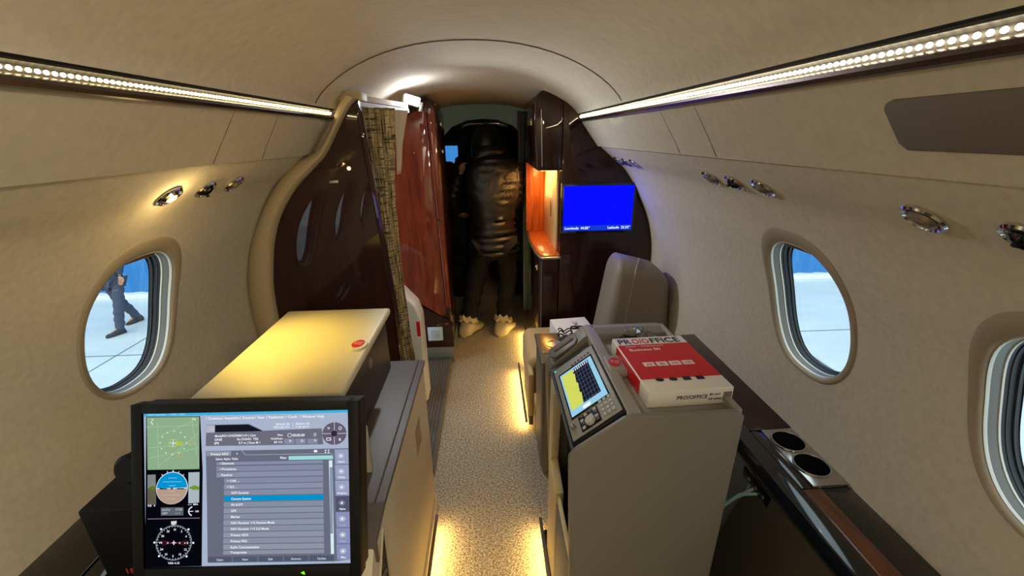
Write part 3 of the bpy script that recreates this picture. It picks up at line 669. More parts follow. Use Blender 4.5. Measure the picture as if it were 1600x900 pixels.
# on-screen layout units (u right, v down, 0..1) from a 1200x900 layout sheet
src = [(108, 132), (1077, 115), (1113, 833), (180, 862)]; dst = [(0, 0), (1, 0), (1, 1), (0, 1)]
A_ = []; B_ = []
for (x, y), (u, v) in zip(src, dst): A_ += [[x, y, 1, 0, 0, 0, -u*x, -u*y], [0, 0, 0, x, y, 1, -v*x, -v*y]]; B_ += [u, v]
Hm = np.linalg.solve(np.array(A_, float), np.array(B_, float))
def UV(x, y):
    d = Hm[6]*x+Hm[7]*y+1; return ((Hm[0]*x+Hm[1]*y+Hm[2])/d, (Hm[3]*x+Hm[4]*y+Hm[5])/d)
def SP(x, y, l): u, v = UV(x, y); return Vector(((u-.5)*SW, (.5-v)*SH, .0002+l*.00012))
class UI:
    def __init__(s): s.mb = MB(MM); s.mats = []; s.l = 0
    def mi(s, c, st=1.0):
        mt = emis(c, st)
        if mt not in s.mats: s.mats.append(mt)
        return s.mats.index(mt)
    def poly(s, pts, c, l): s.mb.add([SP(x, y, l) for x, y in pts], [tuple(range(len(pts)))], s.mi(c)); return s
    def rect(s, x0, y0, x1, y1, c, l, sk=-.018, sx=.09):
        # lines of the sheet fall slightly to the left and lean right downwards
        return s.poly([(x0, y0), (x1, y0+sk*(x1-x0)), (x1+sx*(y1-y0)*.55, y1+sk*(x1-x0)), (x0+sx*(y1-y0), y1)], c, l)
    def line(s, x0, y0, x1, y1, w_, c, l):
        dx, dy = x1-x0, y1-y0; L = math.hypot(dx, dy) or 1; nx, ny = -dy/L*w_/2, dx/L*w_/2
        return s.poly([(x0+nx, y0+ny), (x1+nx, y1+ny), (x1-nx, y1-ny), (x0-nx, y0-ny)], c, l)
    def arc(s, cx, cy, rx, ry, a0, a1, w_, c, l, n=40):
        for i in range(n):
            a, b = [math.radians(a0+(a1-a0)*(i+k)/n) for k in (0, 1)]
            s.poly([(cx+rx*math.cos(a), cy-ry*math.sin(a)), (cx+rx*math.cos(b), cy-ry*math.sin(b)), (cx+(rx-w_)*math.cos(b), cy-(ry-w_)*math.sin(b)), (cx+(rx-w_)*math.cos(a), cy-(ry-w_)*math.sin(a))], c, l)
    def disc(s, cx, cy, rx, ry, c, l, a0=0, a1=360, n=36):
        return s.poly([(cx+rx*math.cos(math.radians(a0+(a1-a0)*i/n)), cy-ry*math.sin(math.radians(a0+(a1-a0)*i/n))) for i in range(n+(0 if a1-a0 == 360 else 1))], c, l)
    def text(s, t, x, y, size, c, l, align='LEFT', rot=0):
        v, f = text_geo(t, 1, align, True); o = SP(x, y, l); u1 = SP(x+10, y-.18, l)-o; sc = size/1200*SW*1.24; xd = u1.normalized()
        if rot: xd = Matrix.Rotation(math.radians(rot), 3, 'Z') @ xd
        ydir = Vector((-xd.y, xd.x, 0)); s.mb.add([o+xd*(p.x*sc)+ydir*(p.y*sc) for p in v], f, s.mi(c)); return s
    def build(s, name): return s.mb.build(name, s.mats, mon, smooth=0)
u = UI(); W_ = (240, 244, 252)
u.poly(src, (168, 180, 204), 0)
u.poly([(108, 132), (1077, 115), (1078, 131), (110, 149)], (64, 176, 222), 1)
for i, c in enumerate([(180, 194, 214), (160, 170, 198), (150, 158, 192)]): pass
u.text('Flight Inspection   \u2022 10:02 \u2022 Cabin', 130, 144, 13, (150, 215, 240), 2)
for t, x in (('Common', 420), ('Inspection', 497), ('Control', 581), ('View', 651), ('Positioning', 704), ('Config', 795), ('Window', 861), ('Help', 932)):
    u.text(t, x, 164-.018*(x-420), 17, W_, 2); u.line(x-9, 166-.018*(x-420), x-9, 150-.018*(x-420), 2, (230, 235, 245), 2)
u.poly([(412, 190), (613, 185), (682, 218), (955, 207), (965, 284), (416, 292)], (108, 108, 124), 1)
u.poly([(454, 191), (611, 188), (680, 220), (455, 225)], (24, 22, 32), 2); u.poly([(413, 192), (453, 191), (455, 226), (414, 228)], (178, 182, 198), 2); u.text('- -', 434, 214, 18, W_, 3)
for i, (a, b) in enumerate((('Mode', 'RG+CN2500EC+H | Cam'), ('GNSS', 'Rx DGNO  TRS'), ('EPE', '0.7 m | Dme M 1'))):
    u.text(a, 456, 249+i*17.5, 15, W_, 2); u.text(b, 650+i*12, 245+i*17.5, 15, W_, 2, 'RIGHT')
for i, t in enumerate(('Flow', 'Hold/Auto', 'BB 1Ch')): u.text(t, 776, 243+i*17, 13, W_, 2, 'RIGHT')
u.text('2024-01-30', 740, 192, 14, W_, 2); u.text('10:01:30 UTC', 728, 207, 14, W_, 2); u.text('2024-01-30', 832, 190, 14, W_, 2); u.text('11:01:30 LT', 832, 205, 14, W_, 2)
u.line(820, 180, 822, 210, 1.5, W_, 2); u.text('00:00.00', 820, 246, 17, W_, 2); u.arc(807, 240, 10, 10, 0, 360, 2.2, W_, 2, 20)
for x in (782, 835, 890): u.rect(x, 257, x+48, 282, (134, 138, 166), 2)
u.text('>', 806, 274, 20, W_, 3); u.arc(866, 267, 6, 6, 0, 360, 2, W_, 3, 16); u.text('>', 922, 272, 20, W_, 3); u.arc(925, 237, 6, 8, 0, 360, 2, W_, 3, 16)
u.disc(1015, 232, 56, 54, (98, 92, 110), 2); u.line(1013, 178, 1017, 286, 3, (190, 194, 212), 3); u.line(959, 233, 1071, 231, 3, (190, 194, 212), 3); u.disc(1014, 232, 14, 14, (48, 40, 54), 4)
u.text('>', 982, 214, 22, W_, 5); u.arc(1041, 206, 8, 8, 0, 360, 2.5, W_, 5, 18); u.text('x', 1036, 266, 24, W_, 5); u.rect(978, 252, 1000, 266, W_, 5); u.rect(981, 255, 997, 263, (98, 92, 110), 6)
u.poly([(418, 316), (1100, 302), (1118, 815), (1040, 826), (462, 838), (440, 560)], (104, 107, 126), 1)
u.rect(421, 318, 538, 340, (142, 148, 160), 2); u.text('Primary ADG', 443, 336, 15, W_, 3); u.text('+', 562, 334, 16, W_, 3)
u.line(588, 314, 606, 334, 2, (180, 186, 202), 3); u.line(606, 334, 1012, 327, 2, (180, 186, 202), 3)
u.text('Select Alpha Table', 468, 359, 14, W_, 3); u.text('Filter', 768, 353, 15, W_, 3); u.poly([(807, 340), (1012, 336), (1013, 354), (808, 358)], (156, 218, 220), 2)
u.disc(931, 316, 9, 6, W_, 3)
for dx, dy in ((-7, -5), (7, -5), (-7, 5), (7, 5)): u.rect(983+dx-2, 317+dy-3, 983+dx+4, 317+dy+3, W_, 3)
rows_ = [('\u2022 Diagnosis', 0), ('\u2022 Procedures', 0), ('- Receiver', 0), ('> CNR ...', 1), ('> SLS ...', 1), ('   ADF Receiver', 1), ('   Camera System', 2), ('   FIS SOFT', 1), ('   GPS', 1), ('   Marker', 1), ('   NAV Receiver 1+2 Remote Mode', 1), ('   NAV Receiver 1+2 S,G Mode', 1), ('   Primary ADG', 1), ('   Primary FRG', 1), ('   Radio Communication', 1), ('   Transponder', 1)]
for i, (t, ind) in enumerate(rows_):
    y = 362+i*28.0; xl = (472 if ind == 0 else 509)+i*1.35; xr_ = 966+i*1.5; h = 24 if i < 15 else 18
    col = (0, 146, 204) if ind == 2 else ((132+i//2, 138+i//2, 162) if i % 2 else (136+i//2, 142+i//2, 168))
    if i == 0: y += 8; h = 14
    yr = y-.020*(xr_-xl)-1
    u.poly([(xl, y), (xr_, yr), (xr_+1, yr+h), (xl+1.2, y+h)], col, 2)
    u.text(t, xl+(16 if ind == 0 else 14)+(8 if i > 4 else 0), y+h*.72, 15, W_, 3)
u.poly([(994, 360), (1010, 359), (1034, 792), (1020, 793)], (214, 236, 240), 2); u.poly([(999, 392), (1012, 392), (1026, 700), (1014, 700)], (134, 150, 176), 3)
for i, t in enumerate(('Open', 'New', 'Edit', 'Remove', 'Update')):
    x = 461+i*115.5; y = 811-i*2.6; u.rect(x, y, x+110, y+25, (82, 88, 108), 2); u.text(t, x+56, y+17, 14, (205, 210, 222), 3, 'CENTER')
for i, t in enumerate(('Alarm', 'Flights', 'Graphics', 'Alpha', 'Cams', 'Maps', 'Misc')):
    y = 308+i*73.5; x = 1018+i*4.1; c = (82, 84, 108) if i == 3 else ((152, 160, 192) if i < 3 else (136, 144, 182))
    u.rect(x, y, x+70, y+70, c, 2); u.disc(x+31, y+30, 15, 13, (176, 184, 208) if i != 3 else (120, 122, 142), 3); u.disc(x+31, y+30, 5, 5, W_, 4); u.text(t, x+34, y+62, 13, W_ if i != 5 and i != 4 else (170, 176, 205), 3, 'CENTER')
u.build('selection_display')
u = UI()
u.poly([(122, 149), (380, 147), (410, 408), (436, 853), (180, 862), (176, 860)], (6, 6, 14), 2)
u.poly([(126, 152), (376, 150), (394, 402), (150, 406)], (140, 174, 136), 3)
for a in ((150, 300, 372, 280), (155, 350, 386, 300), (180, 180, 200, 400), (340, 155, 392, 390), (128, 200, 375, 190), (180, 250, 360, 165), (200, 390, 380, 230)): u.line(*a, 3, (160, 192, 156), 4)
for i in range(12):
    a = math.radians(i*30); u.disc(262+62*math.cos(a), 276-56*math.sin(a), 3.2, 3, W_, 5, n=10)
u.arc(262, 277, 22, 20, 0, 360, 2.5, (196, 200, 96), 5); u.disc(290, 278, 22, 8, (176, 190, 60), 5); u.line(262, 262, 262, 292, 3, W_, 6); u.line(246, 277, 278, 277, 3, W_, 6)
u.arc(346, 275, 13, 13, 0, 360, 3, (196, 170, 110), 5, 16); u.arc(300, 336, 13, 13, 0, 360, 3, (196, 170, 110), 5, 16); u.line(148, 172, 158, 188, 4, W_, 5)
u.text('N', 150, 168, 12, W_, 5); u.text('Fix', 346, 165, 13, W_, 5)
u.poly([(152, 430), (190, 428), (204, 570), (163, 574)], (128, 132, 132), 3); u.poly([(158, 494), (198, 492), (204, 570), (163, 574)], (96, 90, 76), 4)
u.poly([(344, 418), (396, 416), (404, 560), (354, 565)], (168, 182, 190), 3)
u.poly([(165, 487), (185, 482), (200, 490), (186, 503), (166, 500)], (88, 124, 40), 5); u.poly([(350, 490), (378, 478), (400, 486), (400, 500), (372, 500)], (110, 150, 40), 5)
u.disc(272, 492, 74, 77, W_, 3); u.disc(272, 492, 71, 74, (0, 148, 208), 4, 2, 182); u.disc(272, 494, 71, 74, (178, 154, 134), 4, 182, 362)
for dy, w_ in ((-48, 20), (-30, 45), (-12, 16), (14, 16), (32, 45), (50, 20)): u.line(272-w_, 493+dy, 272+w_, 492+dy, 2, (170, 200, 220) if dy < 0 else (206, 188, 172), 5)
u.line(198, 495, 345, 491, 2.5, W_, 5); u.poly([(215, 493), (250, 493), (250, 498), (215, 498)], (10, 10, 16), 6); u.poly([(296, 492), (330, 492), (330, 497), (296, 497)], (10, 10, 16), 6); u.disc(272, 494, 4, 5, (10, 10, 16), 6, n=10)
for a in (50, 70, 90, 110, 130): u.line(272+72*math.cos(math.radians(a)), 492-75*math.sin(math.radians(a)), 272+82*math.cos(math.radians(a)), 492-85*math.sin(math.radians(a)), 5 if a == 90 else 3, W_, 5)
u.rect(227, 584, 333, 622, (92, 98, 108), 4); u.text('AUTO', 234, 600, 14, (190, 196, 204), 5); u.text('NET', 236, 616, 14, (190, 196, 204), 5); u.text('CTSR', 296, 598, 14, (190, 196, 204), 5); u.text('--- 1', 296, 614, 14, (190, 196, 204), 5)
u.text('KIS   0', 166, 580, 13, W_, 5); u.text('-----  MFA', 352, 573, 12, W_, 5); u.arc(382, 600, 26, 24, 110, 250, 5, W_, 5, 14); u.line(362, 602, 380, 600, 3, W_, 5); u.text('100', 388, 605, 12, W_, 5)
u.line(170, 638, 412, 632, 2.5, (150, 140, 144), 4)
for i in range(72):
    a = math.radians(i*5); r0 = 78 if i % 2 else 74; u.line(300+r0*math.cos(a), 747-r0*.98*math.sin(a), 300+84*math.cos(a), 747-82*math.sin(a), 2.0, W_, 4)
for i, t in enumerate(('N', '3', '6', 'E', '12', '15', 'S', '21', '24', 'W', '30', '33')):
    a = math.radians(90-i*30); u.text(t, 301+63*math.cos(a), 752-61*math.sin(a), 14, W_, 4, 'CENTER')
for a in (45, 135, 225, 315, 0, 180): a = math.radians(a); u.disc(300+90*math.cos(a), 747-88*math.sin(a), 5, 5, W_, 4, n=8)
u.poly([(280, 648), (306, 646), (306, 660), (296, 664), (293, 672), (288, 664), (281, 662)], (214, 214, 216), 4)
u.line(244, 738, 360, 758, 1.5, (120, 40, 56), 4); u.line(244, 758, 360, 738, 1.5, (120, 40, 56), 4); u.line(250, 748, 350, 747, 1.5, (120, 40, 56), 4)
u.line(292, 748, 310, 747, 4, W_, 5); u.line(300, 738, 301, 757, 4, W_, 5)
for x in (244, 272, 328, 352): u.disc(x, 748, 4, 4, (225, 180, 186), 5, n=8)
u.text('VAR 4.1E', 307, 845, 14, W_, 4, 'CENTER')
u.build('flight_display')
mb = MB(); mb.tube([MM @ Vector((-.02, -.05, -.045)), MM @ Vector((-.02, -.08, -.12)), Vector((-.40, .80, .72))], .016, 12); mb.box(-.46, -.34, .76, .86, .7285, .745, .004); mb.build('support_arm', blackm, mon)

# black instrument case and knob left of the monitor
ic = thing('instrument_case', 'black instrument case with small red lit digits, left of the monitor', 'case', (-.74, .80, .50))
mb = MB(); mb.box(-.845, -.712, .735, .90, .42, .785, .006); mb.build('shell', blackm, ic)
mb = MB()
for i, ch in enumerate('188'): 
    v, f = text_geo(ch, .022, 'LEFT', True); mb.add([Vector((-.80+.012*i, .7342, .598))+Vector((p.x, 0, p.y)) for p in v], f)
mb.build('red_digits', emis((150, 40, 30), .8), ic, smooth=0)
mb = MB(); mb.tube([(-.74, .80, .78), (-.735, .80, .80)], .006, 8); mb.build('toggle', satin, ic)
mb = MB(); mb.box(-.80, -.712, .66, .90, .0, .418, .01); ib = mb.build('case_pedestal', blackm); tag(ib, 'dark pedestal under the black instrument case', 'pedestal')
kb = thing('control_knob', 'round black knob sticking out left of the monitor edge', 'knob', (-.63, .68, .94))
mb = MB(); mb.lathe([(0, .012), (.022, .012), (.028, .006), (.028, -.010), (.02, -.016), (0, -.016)], 28, 0, Matrix.Translation((-.625, .665, .955)) @ Matrix.Rotation(math.radians(70), 4, 'X')); mb.build('cap', blackm, kb)
mb = MB(); mb.tube([(-.625, .67, .955), (-.56, .69, .95), (-.50, .70, .93)], .010, 10); mb.build('stem', blackm, kb)

# ------------------------------------------------------------------ side ledges
def ledge(side, name, label, y0, y1, cups):
    r = thing(name, label, 'side ledge', (side*.93, (y0+y1)/2, 0))
    def pr(poly, mt, nm, a=y0, b=y1, bev=.002, par=None): return MB().prism([(side*x, z) for x, z in poly], 1, a, b, bev).build(nm, mt, par or r)
    pr([(.765, 0), (.80, .0), (.80, .10), (.885, .50), (1.01, .50), (1.01, .54), (.845, .545)], grey_side, 'lower_panel')
    pr([(.845, .535), (.835, .56), (.85, .588), (.90, .597), (.90, .56)], blackg, 'rounded_edge', bev=.004)
    if cups:
        pr([(.897, .56), (.897, .600), (1.038, .604), (1.036, .56)], mahog_d, 'far_top', 1.115, y1)
        pr([(.897, .56), (.897, .597), (.908, .5985), (.95, .5985), (.95, .56)], woodst, 'wood_strip', y0, .866)
        pr([(.897, .56), (.897, .598), (.93, .598), (.93, .56)], blackg, 'dark_strip', .868, 1.112)
        pr([(.951, .56), (.951, .594), (1.038, .596), (1.036, .56)], blackg, 'near_top', y0, .868)
        cp = pr([(.931, .572), (.931, .603), (1.033, .606), (1.033, .572)], satin_dark, 'cup_plate', .87, 1.11)
        for yc in (1.048, .945):
            mb = MB(); mb.lathe([(.050, .0), (.049, .003), (.045, .003), (.043, 0)], 36, 0, Matrix.Translation((.981, yc, .605))); rg = mb.build('cup_ring', chrome, r)
            mb = MB(); mb.lathe([(.0455, .0012), (.040, .0016), (.0, .0016)], 36, 0, Matrix.Translation((.981, yc, .606))); mb.build('cup_shade_disc', mat('cup_well_shade', (6, 6, 6), .9, spec=.05), rg)  # flat black disc paints the shade of a deep cup well
        mb = MB(); mb.box(.838, .846, .90, 1.03, .485, .535, .003); sp = mb.build('switch_plate', blackg, r)
        for i in range(3):
            mb = MB(); mb.lathe([(0, .002), (.0055, .002), (.006, 0)], 14, 0, Matrix.Translation((.838, .925+i*.035, .512)) @ Matrix.Rotation(math.radians(-90), 4, 'Y')); mb.build('button', satin, sp)
    else:
        pr([(.897, .56), (.897, .600), (1.038, .604), (1.036, .56)], blackg, 'top')
    return r
grey_side = mat('olive_grey_side_panel', (72, 68, 54), .6, bump=(300, .1)); satin_dark = mat('brushed_dark_plate', (190, 188, 182), .18, .9)
ledge(1, 'side_ledge', 'dark glossy ledge with two cup holders and wood strip under the right windows', Y0+.02, 1.82, True)
ledge(-1, 'side_ledge', 'dark side ledge under the left window, left of the monitor', Y0+.02, 1.80, False)

# ------------------------------------------------------------------ right: inspection console
con = thing('inspection_console', 'grey inspection console with slanted display, standing right of the aisle', 'console', (.42, 1.03, 0))
YF, YB = .767, 1.255
prf = [(.250, .0), (.219, .835), (.236, .858), (.342, .936), (.362, .941), (.598, .941), (.616, .928), (.606, 0)]
mb = MB(); mb.prism(prf, 1, YF, YF+.014, .0035, seg=3); mb.build('front_plate', greyp, con)
prb = [(.262, .0), (.228, .80), (.240, .835), (.345, .935), (.362, .9405), (.598, .9405), (.614, .928), (.606, 0)]
mb = MB(); mb.prism(prb, 1, YB-.075, YB, .004, seg=3); mb.build('rear_plate', greyp, con)
bd = [(.30, .0), (.30, .74), (.238, .800), (.236, .820), (.346, .908), (.362, .915), (.604, .915), (.604, 0)]
mb = MB(); mb.prism(bd, 1, YF+.012, YB-.073, .001); mb.build('carcass', slate, con)
mb = MB()   # raised rims of the top tray
mb.box(.350, .384, YF+.01, YB-.01, .912, .9415, .005, seg=3); mb.box(.600, .616, YF+.01, YB-.01, .90, .941, .005, seg=3); mb.box(.37, .61, YB-.030, YB-.01, .912, .9415, .004); mb.build('tray_rim', tray_m, con)
mb = MB(); mb.box(.38, .605, YF+.01, YB-.02, .912, .9185, .001); mb.build('tray_floor', tray_m, con)
mb = MB(); mb.box(.357, .413, .955, 1.045, .918, .944, .011, seg=3); mb.build('seal_boss', tray_m, con)
seal(Matrix.Translation((.384, 1.00, .944)) @ Matrix.Rotation(math.radians(-18), 4, 'Z'), con)
eo = Vector((.222, 0, .842)); ee = Vector((.128, 0, .098)).normalized(); en = Vector((-ee.z, 0, ee.x))
AM = Matrix((-Vector((0, 1, 0)), ee, en)).transposed().to_4x4(); AM.translation = eo      # local x = towards viewer along -Y, y = up slope, z = out
def AB(y0, y1, e0, e1, n0, n1, bev=0, seg=2): return MB(AM).box(-y1, -y0, e0, e1, n0, n1, bev, 0, seg)
AB(.785, 1.118, .012, .162, -.030, .002, .004).build('display_surround', blackm, con)
fp = AB(.797, 1.108, .018, .157, .001, .005, .002).build('display_face', mat('analyser_grey', (146, 146, 142), .45), con)
AB(.862, 1.068, .030, .146, .0045, .0062, .001).build('display_frame', blackg, con)
ui = MB(AM); um = [emis((150, 205, 232), 1.0), emis((214, 222, 96), .95), emis((24, 26, 40), 1), emis((84, 92, 120), 1), emis((240, 245, 250), 1)]
def aq(y0, y1, e0, e1, mi, l): ui.quad((-y1, e0, .0063+l*.0002), (-y0, e0, .0063+l*.0002), (-y0, e1, .0063+l*.0002), (-y1, e1, .0063+l*.0002), mi)
aq(.870, 1.060, .034, .142, 0, 0); aq(.893, 1.052, .039, .073, 1, 1); aq(.893, 1.052, .073, .129, 2, 1)
for i in range(9): y = .897+i*.0185; aq(y, y+.0016, .073, .129, 3, 2)
for i in range(6): e = .076+i*.0095; aq(.893, 1.052, e, e+.0011, 3, 2)
for i in range(8): aq(1.038, 1.050, .078+i*.0065, .0805+i*.0065, 4, 3)
for i in range(14): e = .073+.0012*(i % 4); aq(.893+i*.0113, .9045+i*.0113, .0725, e+.003, 1, 3)
aq(.872, .885, .070, .092, 4, 2)
ui.build('display', um, con, smooth=0)
keym = mat('pale_key', (176, 176, 170), .5); keyd = mat('dark_key', (40, 42, 46), .5)
AB(.803, .858, .048, .104, .0048, .0056, .001).build('key_field', blackm, con)
for i in range(4):
    for j in range(4):
        if j in (1, 2) and i in (0, 1): continue
        AB(.808+i*.0125, .817+i*.0125, .052+j*.013, .061+j*.013, .0055, .0085, .001).build('key', keyd if (i+j) % 2 else keym, con)
for i in range(4):
    for j in range(3): AB(.808+i*.0155, .819+i*.0155, .111+j*.0125, .120+j*.0125, .005, .0085, .001).build('key', keym, con)
MB(AM).lathe([(0, .014), (.0115, .014), (.0135, .012), (.014, .005)], 28, 0, Matrix.Translation((-.822, .077, 0))).build('dial', keym, con)
MB(AM).lathe([(0, .018), (.004, .018), (.006, .014), (.007, .005)], 20, 0, Matrix.Translation((-.835, .030, 0))).build('connector', satin, con)
for i in range(6): AB(1.072+i*.0012, 1.079+i*.0012, .078+i*.0115, .0845+i*.0115, .005, .0075, .0008).build('indicator', mat('dull_red_key', (104, 34, 26), .4), con)
MB(AM).lathe([(0, .0065), (.003, .0065), (.003, .005)], 12, 0, Matrix.Translation((-1.098, .024, 0))).build('status_led', emis((60, 220, 180), 1.2), con)
mb = MB(AM); mb.prism([(-1.180, .035), (-1.180, .112), (-1.200, .125), (-1.235, .125), (-1.25, .11), (-1.245, .02), (-1.20, .02)], 2, -.004, .0012, .001); mb.build('grip_recess', mat('shadow_grey_plastic', (104, 98, 90), .5), con)
mb = MB(AM); mb.tube([(-1.212, .040, .002), (-1.212, .045, .005), (-1.212, .11, .005), (-1.212, .115, .002)], .003, 8); mb.build('grip', greyp, con)
mb = MB(); mb.prism([(1.02, .02), (1.18, .02), (1.18, .80), (1.10, .78), (1.135, .50), (1.02, .47)], 0, .236, .262, .003); mb.build('rear_side_panel', creamp, con)
mb = MB(); mb.prism([(YF+.01, .045), (1.12, .045), (1.12, .46), (YF+.01, .46)], 0, .243, .252, .002); sp = mb.build('door', creamp, con)
mb = MB(); mb.box(.2405, .244, .80, 1.02, .10, .43, .003); mb.build('door_inset', slate, sp)
mb = MB(); mb.box(.232, .26, YF+.0, 1.25, .0, .05, .004); mb.build('base_rail', blackm, con)
mb = MB(); mb.box(.255, .262, .775, .85, .56, .64, .002); mb.build('hinge_block', blackm, con)

# ream of paper on the console
pk = thing('paper_ream', 'red and white wrapped ream of office paper lying on the grey console', 'paper ream', (.52, .975, .924))
PM = Matrix.Translation((.512, .965, .919)) @ Matrix.Rotation(math.radians(2), 4, 'Z')
RW, RL, RH = .105, .1385, .046
mb = MB(PM); mb.box(-RW, RW, -RL, RL, 0, RH, .004, seg=3); wr_ = mb.build('wrapper', mat('white_paper_wrap', (232, 226, 214), .4), pk)
mb = MB(PM); redm = mat('red_paper_wrap', (206, 20, 28), .35)
mb.quad((-RW+.0035, -RL+.052, RH+.0004), (RW-.003, -RL+.052, RH+.0004), (RW-.003, RL-.047, RH+.0004), (-RW+.0035, RL-.047, RH+.0004))
mb.quad((-RW-.0004, -RL+.052, .002), (-RW-.0004, -RL+.052, RH-.004), (-RW-.0004, RL-.047, RH-.004), (-RW-.0004, RL-.047, .002))
mb.quad((-RW-.0004, -RL+.052, RH-.004), (-RW+.0035, -RL+.052, RH+.0004), (-RW+.0035, RL-.047, RH+.0004), (-RW-.0004, RL-.047, RH-.004))
mb.quad((RW+.0004, -RL+.052, .002), (RW+.0004, -RL+.052, RH-.004), (RW+.0004, RL-.047, RH-.004), (RW+.0004, RL-.047, .002))
mb.build('red_band', redm, wr_, smooth=0)
inkm = mat('black_print', (18, 16, 18), .5); redi = mat('red_print', (214, 40, 30), .5); whi = mat('white_print', (238, 220, 214), .5)
def prt(txt, x, y, s_, mt, name, al='LEFT', z=RH+.0007, sx=1):
    v, f = text_geo(txt, s_, al, True); mb = MB(PM @ Matrix.Translation((x, y, z))); mb.add([Vector((p.x*sx, p.y, 0)) for p in v], f); mb.build(name, mt, wr_, smooth=0)
prt('PR', -.096, RL-.040, .040, inkm, 'brand_lettering', sx=.84); prt('O/O', -.0545, RL-.040, .040, redi, 'brand_lettering_red', sx=.66); prt('FFICE', -.002, RL-.040, .040, inkm, 'brand_lettering', sx=.92)
prt('Premium  \u00b7  multipurpose paper', -.083, RL-.060, .0085, whi, 'subtitle_print'); prt('Business 80', -.080, RL-.083, .019, whi, 'product_print')
for i, t in enumerate(('A4', '80', '500', 'CIE')):
    x = -.070+i*.035; mb = MB(PM); mb.quad((x, -.028, RH+.0007), (x+.030, -.028, RH+.0007), (x+.030, -.007, RH+.0007), (x, -.007, RH+.0007)); mb.build('print_box', whi, wr_, smooth=0)
    prt(t, x+.015, -.022, .012, redm, 'print_figure', 'CENTER', RH+.001)
for i in range(4):
    x = -.058+i*.034
    mb = MB(PM @ Matrix.Translation((x, -RL+.047, RH+.0007)))
    if i < 2: mb.add([(0.0105*math.cos(a*math.pi/12), .0075*math.sin(a*math.pi/12), .0002) for a in range(24)], [tuple(range(24))])
    else: mb.quad((-.010, -.008, .0002), (.010, -.008, .0002), (.010, .008, .0002), (-.010, .008, .0002))
    mb.build('print_icon', inkm, wr_, smooth=0)
EM = PM @ Matrix.Translation((0, -RL-.0005, 0)) @ Matrix.Rotation(math.radians(90), 4, 'X')
for t, x, y, s_ in (('PRO/OFFICE', -.035, .020, .014), ('80 g/m\u00b2', .045, .026, .009), ('A4 white', .043, .014, .009)):
    v, f = text_geo(t, s_, 'LEFT', True); mb = MB(EM @ Matrix.Translation((x, y, 0))); mb.add(v, f); mb.build('end_print', inkm, wr_, smooth=0)
mb = MB(EM)
for i in range(12): mb.quad((.080+i*.0018, .010, 0), (.081+i*.0018, .010, 0), (.081+i*.0018, .034, 0), (.080+i*.0018, .034, 0))
mb.build('bar_marks', inkm, wr_, smooth=0)

# clear bag with a dark cable in the tray
mb = MB(); rows = []
random.seed(7)
for i in range(25):
    row = []
    for j in range(25):
        a, b = i/24, j/24; e = math.sin(math.pi*a)**.5*math.sin(math.pi*b)**.5
        row.append(Vector((.44+.155*a+.006*random.uniform(-1, 1), 1.135+.10*b+.006*random.uniform(-1, 1), .920+.030*e*(.6+.4*math.sin(9*a+7*b))+.008*random.random()*e)))
    rows.append(row)
mb.grid(rows); bg = mb.build('plastic_bag', film, smooth=20); tag(bg, 'crumpled clear plastic bag behind the paper ream on the console', 'plastic bag')
pts = [(.50+.05*math.cos(t)*(1-.03*t), 1.185+.03*math.sin(t)*(1-.03*t), .924+.001*t) for t in np.linspace(0, 14, 80)]
mb = MB(); mb.tube(pts, .0028, 8); tag(mb.build('coiled_cable', blackm), 'dark coiled cable inside the clear plastic bag', 'cable')

# loose wires behind the console
for i, (c, lb_) in enumerate((((150, 196, 190), 'pale teal wire'), ((206, 206, 196), 'white wire'), ((120, 160, 160), 'thin grey teal wire'))):
    mb = MB(); mb.tube([(.70+.012*i, 1.02, .20), (.735+.01*i, 1.0, .33), (.765+.012*i, .985+.01*i, .42), (.80+.008*i, .97, .48), (.842, .95+.02*i, .50)], .0045, 8)
    tag(mb.build('wire', mat('wire_%s' % 'abc'[i], c, .5)), '%s hanging between the console and the right ledge' % lb_, 'wire', 'wires beside the console')

# ------------------------------------------------------------------ right: seat, pedestal, box
st = thing('cabin_seat', 'taupe leather cabin seat against the dark cabinet with the blue screen', 'seat', (.78, 2.15, 0))
def rounded_back():
    bm = bmesh.new(); bmesh.ops.create_cube(bm, size=1)
    for v in bm.verts: v.co = Vector((.815+v.co.x*.42, 2.12+v.co.y*.24, .64+v.co.z*.54))
    bmesh.ops.bevel(bm, geom=bm.edges[:], offset=.085, segments=6, profile=.5, affect='EDGES')
    for v in bm.verts:
        t = (v.co.z-.39)/.5; v.co.y += .08*t
        if v.co.x > .86: v.co.z -= (v.co.x-.86)*.62*max(0, t)
        if v.co.x < .80: v.co.x += (.80-v.co.x)*.55*max(0, t)
        v.co.x = min(v.co.x, 1.032)
    return bm
mb = MB(); mb.bm(rounded_back()); mb.build('backrest', leather, st)
pts = [(.745, 2.012, .45), (.765, 2.035, .60), (.790, 2.058, .74), (.815, 2.085, .85), (.84, 2.13, .885), (.86, 2.18, .89)]
mb = MB()
rows = []
for p in spline(pts, 4):
    p = Vector(p); rows.append([p+Vector((d, -.004+.002*abs(k), .004)) for k, d in ((-1, -.012), (0, 0), (1, .012))])
mb = MB(); mb.tube(spline(pts, 4), .005, 8); mb.build('welt', mat('pale_welt', (150, 138, 122), .5), st)
mb = MB(); mb.box(.60, 1.0, 1.84, 2.10, .34, .47, .04, seg=4); mb.build('seat_cushion', leather, st)
mb = MB(); mb.box(.62, .90, 1.85, 2.2, .04, .35, .02, seg=3); mb.build('base', grey_con, st)
mb = MB(); mb.box(.235, .60, 1.98, 2.38, .17, .42, .05, seg=5)
s2 = thing('bench_seat', 'beige leather seat end lit warm from below at the right edge of the aisle', 'seat', (.4, 2.2, 0))
mb.build('seat_cushion', leather_b, s2)
